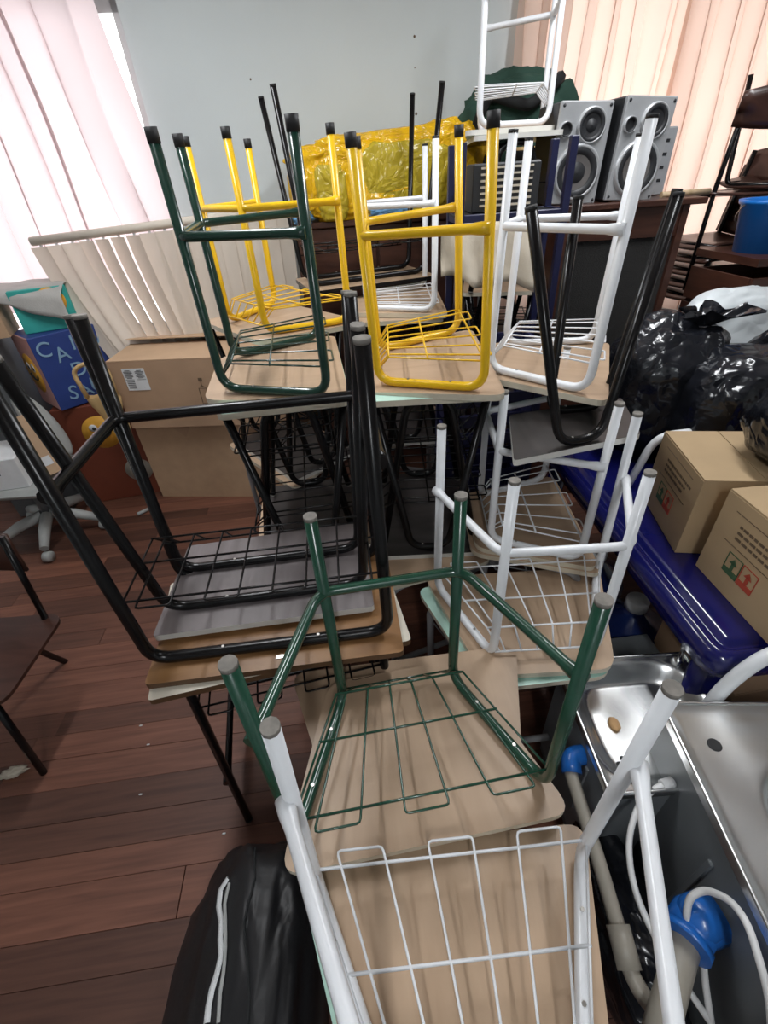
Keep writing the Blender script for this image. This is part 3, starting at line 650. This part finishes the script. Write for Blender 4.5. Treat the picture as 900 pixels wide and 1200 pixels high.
strip(dense([(299, 996), (299, 1030), (286, 1080), (291, 1130), (293, 1170), (291, 1199)], 8), .0025, .002).build('seam', 'cloth_black', bag)

# ------------------------------------------------------------------ back centre
cab = thing('cabinet', 'dark brown wooden cabinet carrying the yellow plastic bundle', 'cabinet', (.06, 3.18, 0), rad(3))
MB().box((0, 0, .75), (.92, .30, 1.5), 0, 0, .006).build('body', 'cabinet_wood', cab)
for sx in (-.225, .225):
    d = MB().box((sx, -.158, .76), (.43, .016, 1.36), 0, 0, .004).build('door', 'cabinet_wood', cab)
    MB().tube([(sx - .18 * (1 if sx > 0 else -1), -.17, .78), (sx - .18 * (1 if sx > 0 else -1), -.18, .84)], .008, 6).build('handle', 'steel_screw', d)
MB().box((0, 0, 1.515), (.96, .33, .03), 0, 0, .004).build('top', 'cabinet_wood', cab)
yb = thing('plastic_bundle', 'big bundle wrapped in glossy yellow plastic on the dark cabinet', 'bundle', (.17, 3.17, 1.53), rad(4))
def sq(d): return 1 + .08 * d.x
b_ = MB(); b_.blob((0, 0, .20), (.55, .16, .215), .10, 3.4, 7, 0, .42, 4.)
for i, v in enumerate(b_.v):
    x, y_, z = v
    wob = .016 * noise.fractal(Vector((x * 9, y_ * 5, z * 14)), 1., 2., 4)
    b_.v[i] = (x, y_ + wob + .01 * math.sin(x * 21 + z * 12), max(0, z * (.93 + .16 * x) + (wob * .8 if z > .1 else 0)))
b_.build('wrapping', 'film_yellow', yb)
for px, wd, hh in ((-.34, .085, .25), (.06, .25, .33)):
    mb = MB(); mb.blob((px, -.125, .0 + hh / 2), (wd, .055, hh / 2), .10, 3., 4, 0, .5, px); mb.v = [(x, y_, max(0, z)) for x, y_, z in mb.v]; mb.build('pocket', 'film_olive', yb)
bc = MB().blob((0, 0, .03), (.11, .05, .035), .45, 5., 3, 0, 1., 2.).build('cloth', 'cloth_blue', None, (.16, 3.0, 1.53), .1); tag(bc, 'crumpled light blue cloth on the cabinet below the yellow bundle', 'cloth')
bc = MB().blob((0, 0, .03), (.06, .04, .035), .45, 5., 3, 0, 1., 5.).build('cloth', 'cloth_blue', None, (-.34, 3.0, 1.53), .1); tag(bc, 'small light blue cloth corner on the cabinet near the blind', 'cloth')
# dark green bag
gbag = thing('cloth_bag', 'dark green cloth bag slumped behind the highest white desk', 'bag', (.86, 3.20, 1.60))
b_ = MB().blob((0, 0, .24), (.32, .12, .27), .16, 2.2, 6, 0, .75, 1.3); b_.build('body', 'cloth_green', gbag)
pts = [(-.25, -.10, .28), (-.19, -.12, .42), (-.06, -.14, .38), (.02, -.14, .36), (.12, -.13, .43), (.18, -.09, .47)]
MB().tube(fillet(pts, .05), .026, 6).build('strap', 'cloth_black', gbag)
MB().box((.02, -.12, .15), (.16, .03, .10), 0, 0, .02).build('patch', 'paper_bag', gbag)
MB().box((.0, -.138, .15), (.09, .012, .07), 0, 0, .01).build('patch_print', 'cloth_black', gbag)
sup = thing('shelf_unit', 'dark shelf unit behind the highest stack, carrying the green cloth bag', 'shelf', (.86, 3.21, 0), rad(3))
MB().box((-.20, 0, .80), (.03, .2, 1.6)).build('side_panel', 'cabinet_wood', sup); MB().box((.40, 0, .80), (.03, .2, 1.6)).build('side_panel', 'cabinet_wood', sup)
for z in (.1, .6, 1.1, 1.588): MB().box((.1, 0, z), (.57, .2, .022)).build('shelf', 'cabinet_wood', sup)
# navy plastic chair/crate frame
nv = thing('storage_rack', 'navy metal rack frame with cross bars behind the nearer yellow desk', 'rack', (.585, 2.24, 0), rad(3))
for sx in (-.21, .21):
    for sy in (-.09, .09): MB().box((sx, sy, .90), (.028, .028, 1.80), 0, 0, .003).build('post', 'navy', nv)
for z in (.30, .90, 1.56):
    for sy in (-.09, .09): MB().box((0, sy, z), (.392, .022, .03), 0, 0, .003).build('cross_bar', 'navy', nv)
    for sx in (-.21, .21): MB().box((sx, 0, z), (.022, .152, .03), 0, 0, .003).build('side_bar', 'navy', nv)
for z in (.32, .92): MB().box((0, 0, z), (.39, .15, .012)).build('shelf', 'navy', nv)
vb = thing('vent_box', 'black box with a louvred front on the navy rack under the highest stack', 'box', (.56, 2.24, 1.575)); MB().box((0, 0, .08), (.26, .15, .16), 0, 0, .006).build('body', 'cone_dark', vb)
for k in range(7): MB().box((0, -.078, .025 + .02 * k), (.2, .006, .007)).build('louvre', 'beige_cloth', vb)
MB().box((0, 0, -.004), (.40, .16, .006)).build('base_plate', 'cone_dark', vb)
cr = thing('crate', 'navy plastic crate with open slats, standing behind the yellow desk', 'crate', (.47, 1.86, .0), rad(4))
for z in [.06 + .09 * k for k in range(13)]:
    for c_, d_ in (((0, -.1, z), (.33, .012, .05)), ((0, .1, z), (.33, .012, .05)), ((-.18, 0, z), (.012, .17, .05)), ((.18, 0, z), (.012, .17, .05))): MB().box(c_, d_).build('slat', 'navy', cr)
for sx in (-.18, .18):
    for sy in (-.1, .1): MB().box((sx, sy, .59), (.03, .03, 1.18)).build('corner_post', 'navy', cr)
MB().box((0, 0, .02), (.36, .2, .02)).build('bottom', 'navy', cr)
def fbeige(a, b):
    x = .30 + .36 * a; y_ = 2.10 - .05 * (1 - b) + .022 * math.sin(a * 17 + 2 * b) * (1.2 - b) + .01 * noise.noise(Vector((a * 9, b * 6, 2))); return (x + .02 * (1 - b) * math.sin(a * 7), y_, 1.36 - .05 * a * (1 - b) + .19 * b + .02 * math.sin(a * 9 + 1) * (1 - b))
drape('cloth', 'beige cloth hanging between the white desk and the navy rack', 'cloth', fbeige, 22, 8, 'beige_cloth', .006)

# console cabinet with grille, loudspeakers
con = thing('console_cabinet', 'dark wooden console with a mesh front carrying the loudspeakers', 'cabinet', (1.185, 2.62, 0), rad(-2))
MB().box((-.265, 0, .77), (.03, .42, 1.54)).build('side_panel', 'cabinet_wood', con); MB().box((.265, 0, .77), (.03, .42, 1.54)).build('side_panel', 'cabinet_wood', con)
MB().box((0, .2, .77), (.50, .02, 1.54)).build('back_panel', 'cabinet_wood', con); MB().box((0, -.195, .45), (.50, .02, .9)).build('front_panel', 'cabinet_wood', con)
MB().box((0, -.19, 1.48), (.50, .02, .12)).build('front_rail', 'cabinet_wood', con); MB().box((0, 0, 1.552), (.68, .46, .025), 0, 0, .004).build('top', 'cabinet_wood', con)
MB().box((0, -.18, 1.16), (.50, .012, .52)).build('mesh_panel', 'grille', con)
rl = MB().tube([(0, 0, 0), (.24, .03, 0)], .012, 10).build('wooden_roller', 'bare_wood', None, (1.36, 2.49, 1.577), 0); tag(rl, 'pale wooden roller lying on the console beside the loudspeaker', 'roller')
def speaker(label, x, y_, z, rot, lean):
    t = thing('loudspeaker', label, 'loudspeaker', (x, y_, z), rot, 'pair of silver loudspeakers')
    t.rotation_euler = (0, lean, rot)
    w, d, h = .225, .24, .355
    MB().box((0, .01, h / 2), (w, d - .02, h), 0, 0, .006).build('cabinet', 'cone_dark', t)
    MB().box((0, -d / 2 + .01, h / 2), (w, .02, h), 0, 0, .004).build('front_panel', 'speaker_silver', t)
    for cx, cz, rr, nm in ((.0, .115, .102, 'woofer'), (.03, .275, .062, 'midrange'), (-.08, .262, .028, 'port')):
        fr = MB().lathe([(rr * .86, -.010), (rr * .92, -.015), (rr, -.010), (rr * 1.02, 0)], (cx, -d / 2, cz), 32, 0, 'Y').build(nm + '_ring', 'speaker_silver', t)
        MB().lathe([(rr * .88, -.011), (rr * .78, -.015), (rr * .64, -.006), (rr * .6, -.002)], (cx, -d / 2, cz), 28, 0, 'Y').build('surround', 'cone_dark', fr)
        if nm != 'port':
            MB().lathe([(rr * .62, -.005), (rr * .36, -.002)], (cx, -d / 2, cz), 28, 0, 'Y').build('cone', 'cone_grey' if nm == 'woofer' else 'cone_dark', fr)
            MB().lathe([(rr * .38, -.003), (rr * .24, -.010), (0, -.013)], (cx, -d / 2, cz), 20, 0, 'Y').build('dust_cap', 'cone_dark', fr)
        else: MB().lathe([(rr * .62, -.003), (0, -.002)], (cx, -d / 2, cz), 20, 0, 'Y').build('hole', 'cone_dark', fr)
    mb = MB()
    for sx in (-.1, .1):
        for sz in (.015, .34): mb.lathe([(0, -.003), (.006, -.002), (.006, 0)], (sx, -d / 2, sz), 8, 0, 'Y')
    mb.build('screw', 'cone_dark', t)['kind'] = 'stuff'
speaker('silver loudspeaker half hidden by the highest stack of desks', .935, 2.60, 1.566, rad(4), rad(2))
speaker('silver loudspeaker standing clear beside the wooden roller', 1.18, 2.58, 1.566, rad(8), rad(3))
wp = thing('white_player', 'pale grey player box behind the loudspeaker near the wooden roller', 'player', (1.37, 2.72, 1.566), rad(8))
MB().box((0, 0, .13), (.16, .14, .26), 0, 0, .006).build('body', 'speaker_silver', wp)
mb = MB(); [mb.box((.04, -.0705, .06 + .05 * k), (.02, .002, .012)) for k in range(4)]; mb.build('button', 'cone_dark', wp)
# stack of brown chairs on a low table
tb_ = thing('low_table', 'dark low table under the stacked brown chairs', 'table', (1.98, 2.84, 0))
MB().box((0, 0, .66), (.9, .56, .03), 0, 0, .004).build('table_top', 'chair_wood', tb_)
for sx in (-.4, .4):
    for sy in (-.25, .25): MB().box((sx, sy, .3225), (.04, .04, .645)).build('leg', 'chair_wood', tb_)
def chair(label, loc, rz, group, flip=False):
    t = thing('school_chair', label, 'chair', loc, rz, group)
    if flip: t.rotation_euler = (PI, 0, rz)
    for sx in (-1, 1):
        MB().tube(fillet([(sx * .19, .19, 0), (sx * .175, .15, .43), (sx * .17, .21, .80)], .06), .0115, 8).build('rear_post', 'paint_black', t)
        MB().tube(fillet([(sx * .20, -.20, 0), (sx * .18, -.17, .42), (sx * .175, .15, .42)], .04), .0115, 8).build('front_leg', 'paint_black', t)
    MB().tube([(-.175, -.165, .415), (.175, -.165, .415)], .010, 8).build('seat_rail', 'paint_black', t)
    MB().grid(lambda a, b: (-.195 + .39 * a, -.20 + .37 * b, .434 + .012 * math.cos((a - .5) * PI) * -1 + (.0 - .02 * max(0, .15 - b) / .15)), 12, 8).build('seat', 'chair_wood', t).modifiers.new('thickness', 'SOLIDIFY').thickness = .011
    MB().grid(lambda a, b: (-.20 + .40 * a, .185 + .035 * b - .0 + .03 * math.cos((a - .5) * PI), .66 + .155 * b - (.02 * abs(a - .5) ** 2 * 4 * (1 if b > .5 else -1))), 12, 6).build('backrest', 'chair_wood', t).modifiers.new('thickness', 'SOLIDIFY').thickness = .011
    return t
for k in range(5):
    chair(('lowest', 'second lowest', 'middle', 'fourth', 'fifth')[k] + ' brown chair counting up the stack on the low table', (1.88 + .006 * k, 2.82 - .004 * k, .676 + .06 * k), rad(-82), 'stacked brown chairs')
chair('brown chair facing the peach curtain, standing on the stacked chairs', (1.93, 2.78, 1.13), rad(166), 'stacked brown chairs')
chair('brown chair turned upside down on the very top of the stack', (2.10, 2.74, 2.0), rad(25), 'stacked brown chairs', True)
bk = thing('bucket', 'bright blue plastic bucket on a dark crate beside the stacked chairs', 'bucket', (1.80, 2.33, 1.345))
MB().lathe([(0, 0), (.11, 0), (.135, .18), (.145, .185), (.148, .20), (.138, .20), (.128, .19), (.105, .012), (0, .012)], (0, 0, 0), 28).build('body', 'bucket_blue', bk)
MB().tube([(.14 * math.cos(an), .14 * math.sin(an), .19 - .1 * math.sin(an) if 0 < an < PI else .19) for an in [PI * k / 12 for k in range(13)]], .003, 6).build('handle', 'steel_screw', bk)
ck = thing('dark_crate', 'dark wooden crate under the bright blue bucket', 'crate', (1.86, 2.34, 0), rad(4))
for k in range(8): MB().box((0, -.2, .08 + .16 * k), (.44, .014, .14)).build('slat', 'cabinet_wood', ck)
for k in range(8): MB().box((-.22, 0, .08 + .16 * k), (.014, .386, .14)).build('slat', 'cabinet_wood', ck)
MB().box((0, .0, 1.33), (.44, .4, .03)).build('top', 'cabinet_wood', ck); MB().box((.21, 0, .63), (.02, .38, 1.26)).build('side_panel', 'cabinet_wood', ck); MB().box((0, .19, .63), (.40, .02, 1.26)).build('back_panel', 'cabinet_wood', ck)

# ------------------------------------------------------------------ blue table, boxes, bags
bt_ = thing('plastic_table', 'glossy dark blue plastic table carrying cartons and black bags', 'table', (1.285, 1.30, 0), rad(2))
def rim(z0, z1, w, d, rr): return MB().prism(rpoly([(-w, -d), (w, -d), (w, d), (-w, d)], rr, 6), z0, z1, smooth_side=False)
tp = MB()
W2, D2 = .52, .63
def layer(k): return rpoly([(-W2 + k, -D2 + k), (W2 - k, -D2 + k), (W2 - k, D2 - k), (-W2 + k, D2 - k)], max(.02, .07 - k), 6)
rings = [(.006, .64), (.0, .645), (.0, .685), (.006, .70), (.022, .712), (.034, .712), (.040, .708), (.050, .708), (.056, .718), (.075, .72)]
n_ = len(layer(0)); vs = []
for k, z in rings: vs += [(x, y_, z) for x, y_ in layer(k)]
fs_ = [(i * n_ + j, i * n_ + (j + 1) % n_, (i + 1) * n_ + (j + 1) % n_, (i + 1) * n_ + j) for i in range(len(rings) - 1) for j in range(n_)]
tp.add(vs, fs_, 0, True); tp.add(vs[-n_:], [tuple(range(n_))], 0); tp.add(vs[:n_], [tuple(range(n_))[::-1]], 0)
tp.build('table_top', 'blue_plastic', bt_)
for sx in (-.43, .43):
    for sy in (-.54, .54): MB().tube([(sx, sy, .65), (sx * 1.05, sy * 1.04, 0)], [.045, .028], 10).build('leg', 'blue_plastic', bt_)
def marked_box(label, p0, p1, depth, h, z, flipx=False):
    """carton whose printed side runs from p0 (far end) to p1 (near end); depth goes to +x"""
    a, b = Vector((p0[0], p0[1], 0)), Vector((p1[0], p1[1], 0)); e = (b - a); ln = e.length; e.normalize(); nrm = Vector((-e.y, e.x, 0))
    c = (a + b) / 2 + nrm * depth / 2
    rot = math.atan2(e.y, e.x)
    t = carton('cardboard_box', label, (c.x, c.y, z), (ln, depth, h), rot, 'card_box', tape=False)
    f = -depth / 2 - .001
    for nm, mt, x0 in (('up_mark_green', 'ink_green', -.055), ('up_mark_red', 'ink_red', .0)):
        x0 -= .01; mb = MB(); mb.box((x0 + .026, f, .072), (.05, .002, .016))
        for (q, r, s_, t_) in ((0, .064, .0015, .062), (.0505, .064, .0015, .062), (0, .125, .052, .0015)): mb.box((x0 + q + (s_ / 2), f, r + t_ / 2), (s_, .002, t_))
        mb.box((x0 + .026, f, .092), (.009, .002, .03)); mb.add([(x0 + .012, f - .001, .10), (x0 + .04, f - .001, .10), (x0 + .026, f - .001, .118)], [(0, 1, 2)]); mb.build(nm, mt, t)
    mb = MB()
    for k in range(3):
        x = -.07
        while x < .10 - .02 * k:
            wd = random.uniform(.006, .022); mb.box((x + wd / 2, f, .205 - .018 * k), (wd, .0015, .007)); x += wd + .005
    for k in range(2): mb.box((.0, f, .145 - .0 * k + .09 * k), (.2, .0015, .0012))
    mb.build('printed_line', 'ink_brown', t)
    return t
marked_box('carton with a closed lid and up-arrow marks, on the blue table next to black bags', (.945, 1.345), (.895, 1.045), .32, .26, .722)
marked_box('carton with up-arrow marks near the corner of the blue table', (.925, .985), (.935, .69), .32, .27, .722)
def film_bag(name, label, c, rad_, seed, m='film_black', power=.8, amp=.22, knot=None, group=None):
    t = thing(name, label, 'plastic bag', c, 0, group)
    b = MB().blob((0, 0, rad_[2] * .96), rad_, amp * .55, 2.0, 6, 0, power, seed)
    b.v = [(x + .008 * noise.noise(Vector((x * 24, y_ * 24, z * 9 + seed))), y_ + .008 * noise.noise(Vector((x * 24 + 9, y_ * 24, z * 9))), z) for x, y_, z in b.v]
    b.v = [(x, y_, max(0, z)) for x, y_, z in b.v]; b.build('body', m, t)
    if knot:
        kx, ky, kz = knot
        def fk(a, q):
            an = a * 2 * PI; rr = .012 + .06 * q * (1 + .35 * math.sin(an * 7 + q * 3))
            return (kx + rr * 1.7 * math.cos(an) + .05 * q, ky + rr * math.sin(an), kz + .05 * q * (1 + .3 * math.sin(an * 5)))
        MB().grid(fk, 42, 6, 0, True, True).build('tied_neck', m, t)
    return t
film_bag('plastic_bag', 'tied black plastic bag with a gathered neck, next to the console', (1.12, 1.72, .722), (.20, .17, .27), 3., knot=(.07, -.04, .50))
film_bag('plastic_bag', 'wide black plastic bag wrapping a square bundle behind the carton', (1.32, 1.54, .722), (.22, .16, .23), 8., power=.6, amp=.14)
film_bag('plastic_bag', 'black plastic bag beside the wide one, in front of the white plastic', (1.60, 1.64, .722), (.19, .17, .25), 11., power=.75)
film_bag('plastic_bag', 'black plastic bag lying on the carton near the corner of the blue table', (1.165, 1.06, 1.0), (.13, .17, .11), 15., power=.7, amp=.16)
film_bag('plastic_bag', 'big white plastic bag behind the black bags, below the brown chairs', (1.62, 2.09, .60), (.32, .13, .33), 21., m='film_white', power=.75, amp=.16)
st = thing('stool', 'low dark stool under the big white plastic bag', 'stool', (1.62, 2.07, 0)); MB().box((0, 0, .585), (.6, .2, .03)).build('seat', 'chair_wood', st)
for sx in (-.26, .26):
    for sy in (-.07, .07): MB().box((sx, sy, .285), (.03, .03, .57)).build('leg', 'chair_wood', st)
# white tubular arm pieces
wt = thing('white_chair_frame', 'white bent tube frame of a garden chair behind the closed-lid carton', 'chair frame', (1.13, 1.43, .722))
MB().tube(fillet([(-.20, 0, 0), (-.15, .0, .20), (.14, .03, .20), (.16, .03, 0)], .06), .014, 10).build('arm_tube', 'paint_white', wt)
wt = thing('white_chair_frame', 'white bent tube of a chair standing beside the larger steel sink', 'chair frame', (.80, .63, 0))
MB().tube(fillet([(.0, -.0, .50), (.01, 0, .66), (.07, .0, .79), (.36, .0, .82), (.40, .0, .0)], .09, 8), .017, 10).build('arm_tube', 'paint_white', wt)
# under the table: jugs and a carton
def jug(label, x, y_):
    t = thing('water_jug', label, 'jug', (x, y_, 0), 0, 'jugs under the blue table')
    MB().lathe([(0, 0), (.125, 0), (.13, .02), (.13, .12), (.124, .135), (.13, .15), (.13, .30), (.11, .36), (.04, .41), (.034, .43), (.034, .45), (0, .45)], (0, 0, 0), 24).build('body', 'bottle_blue', t)
    MB().lathe([(.036, .432), (.038, .432), (.038, .468), (.034, .474), (0, .474)], (0, 0, 0), 20).build('cap', 'white_plastic', t)
jug('dark blue jug with a white cap by the corner of the mint-topped desk', .87, 1.085); jug('dark blue jug with a white cap half hidden behind the white desk leg', .845, 1.36)
carton('cardboard_box', 'brown carton on the floor below the corner of the blue table', (1.12, .86, 0), (.40, .30, .50), rad(6), 'card')
gy = thing('grey_box', 'grey plastic box on the floor in front of the dark blue jugs', 'box', (.80, .93, 0), rad(4)); MB().box((0, 0, .19), (.16, .12, .38), 0, 0, .012).build('body', 'grey_dark', gy); MB().box((0, 0, .385), (.17, .13, .012), 0, 0, .004).build('lid', 'tank_grey', gy)

# ------------------------------------------------------------------ steel sinks
def sink(name, label, c, rot, w, d, ztop, bowl, holes, panel='tank_grey'):
    """pressed steel top with a recessed bowl on a grey cabinet; local x across, y along"""
    t = thing(name, label, 'sink', (c[0], c[1], 0), rot)
    bx_, by_, bw_, bd_, depth = bowl
    def fn(a, b):
        x = (a - .5) * w; y_ = (b - .5) * d
        ux = abs(x - bx_) / (bw_ / 2); uy = abs(y_ - by_) / (bd_ / 2)
        q = (ux ** 4 + uy ** 4) ** .25
        s_ = max(0, min(1, (1.0 - q) / .30)); s_ = s_ * s_ * (3 - 2 * s_)
        edge = max(0, 1 - min(w / 2 - abs(x), d / 2 - abs(y_)) / .018)
        return (x, y_, ztop - depth * s_ + .006 * edge - .004 * noise.noise(Vector((x * 9, y_ * 9, 1))))
    MB().grid(fn, 60, 60).build('basin', 'steel', t)
    mb = MB()
    for (x0, y0, x1, y1) in ((-w / 2, -d / 2, w / 2, -d / 2), (w / 2, -d / 2, w / 2, d / 2), (w / 2, d / 2, -w / 2, d / 2), (-w / 2, d / 2, -w / 2, -d / 2)):
        mb.add([(x0, y0, ztop + .004), (x1, y1, ztop + .004), (x1, y1, ztop - .028), (x0, y0, ztop - .028)], [(3, 2, 1, 0)])
    mb.build('apron', 'steel', t)
    MB().tube([(x, y_, ztop + .004) for x, y_ in rpoly([(-w / 2, -d / 2), (w / 2, -d / 2), (w / 2, d / 2), (-w / 2, d / 2)], .012, 3)], .005, 6, closed=True).build('rim', 'steel', t)
    th = .008; zc = ztop - .03
    for nm, cc, dd in (('side_panel', (-w / 2 + .012, 0, zc / 2 + .03), (th, d - .03, zc - .06)), ('side_panel', (w / 2 - .012, 0, zc / 2 + .03), (th, d - .03, zc - .06)), ('back_panel', (0, d / 2 - .012, zc / 2 + .03), (w - .03, th, zc - .06)), ('front_panel', (0, -d / 2 + .012, zc / 2 + .03), (w - .03, th, zc - .06))):
        p = MB().box(cc, dd, 0, 0, .003).build(nm, panel, t)
        if nm == 'side_panel' and cc[0] < 0:
            for yy in (-d * .22, d * .1): MB().box((cc[0] - .006, yy, zc * .62), (.008, .014, zc * .5), 0, 0, .003).build('rib', panel, p)
    MB().box((0, 0, .03), (w - .03, d - .03, .03)).build('base', 'grey_dark', t)
    for (hx, hy, hr) in holes:
        z = fn(hx / w + .5, hy / d + .5)[2]
        MB().lathe([(0, .0015), (hr, .0015), (hr * 1.25, .002), (hr * 1.4, .0)], (hx, hy, z + .001), 16).build('drain_hole', 'rubber_black', t)
    return t
s1 = sink('steel_sink', 'smaller stainless steel sink with a clear tap, beside the green desk', (.683, .650), rad(0), .385, .37, .50, (-.005, .0, .37, .355, .055), [(-.115, -.095, .006), (-.10, -.08, .005), (-.09, -.10, .006), (-.12, -.115, .004)])
soap = MB().blob((0, 0, .008), (.014, .02, .010), .15, 2., 2).build('soap', 'soap', None, (.60, .66, .444), .2); tag(soap, 'small brown piece of soap lying in the smaller sink', 'soap')
tap = thing('tap', 'small clear plastic tap on the far corner of the smaller sink', 'tap', (.845, .81, .50))
MB().lathe([(0, 0), (.016, 0), (.014, .012), (.007, .018), (.007, .06), (.012, .066), (.010, .085), (0, .09)], (0, 0, 0), 16).build('body', 'steel', tap)
MB().tube([(0, 0, .05), (-.03, -.03, .055), (-.04, -.04, .04)], .006, 8).build('spout', 'steel', tap); MB().box((0, 0, .095), (.05, .012, .008), 0, .6, .003).build('lever', 'white_plastic', tap)
s2 = sink('steel_sink', 'larger stainless steel sink on a grey cabinet with a blue pipe fitting', (.865, .225), rad(-5), .48, .74, .62, (.05, -.05, .38, .56, .09), [(-.165, .27, .011), (.0, .02, .004), (.03, .0, .004), (-.02, -.03, .003)])
film_bag('plastic_bag', 'added black lump for the floor shadow between the white desk and grey cabinet', (.535, .30, 0), (.085, .24, .12), 31., power=.7, amp=.2)  # added dark lump where only deep shade lies on the floor
# plumbing
pl_ = thing('drain_pipe', 'brown plastic drain pipe with a blue elbow beside the green desk', 'pipe', (0, 0, 0))
MB().tube(fillet([(.47, .60, .41), (.452, .57, .40), (.452, .48, .39), (.452, .38, .38), (.448, .25, .365), (.445, .17, .35), (.50, .10, .33)], .05), .017, 10).build('pipe', 'pvc', pl_)
MB().tube(fillet([(.515, .605, .41), (.462, .60, .41), (.455, .562, .398)], .03), .026, 12).build('elbow', 'pipe_blue', pl_)
MB().tube([(.449, .26, .366), (.446, .19, .353)], .025, 12).build('coupling', 'pvc', pl_)
p2 = thing('drain_pipe', 'thick pipe with a big blue fitting on the grey cabinet side', 'pipe', (0, 0, 0))
MB().tube([(.42, .06, .36), (.56, .225, .43)], .030, 14).build('pipe', 'pvc', p2)
MB().tube([(.55, .218, .43), (.585, .242, .432), (.63, .25, .436)], [.046, .048, .048], 16).build('fitting', 'pipe_blue', p2)
MB().blob((.59, .245, .455), (.042, .042, .036), .02, 2., 3).build('dome', 'pipe_blue', p2)
MB().tube([(.545, .214, .43), (.556, .223, .43)], .052, 16).build('collar', 'pipe_blue', p2)
hz = thing('hose', 'thin white hose looping along the grey cabinet side', 'hose', (0, 0, 0))
MB().tube(fillet([(.63, .48, .50), (.60, .472, .50), (.556, .449, .48), (.508, .387, .45), (.492, .309, .42), (.507, .236, .39), (.546, .169, .35), (.585, .113, .31)], .05), .007, 8).build('tube', 'cable_white', hz)
MB().tube(fillet([(.585, .113, .31), (.586, .166, .36), (.585, .20, .41), (.552, .24, .47), (.565, .268, .505), (.590, .272, .53), (.605, .245, .575), (.602, .205, .60), (.598, .12, .56), (.594, .0, .40)], .04), .007, 8).build('tube', 'cable_white', hz)
MB().tube([(.622, .478, .50), (.65, .484, .50)], .013, 10).build('connector', 'white_plastic', hz)
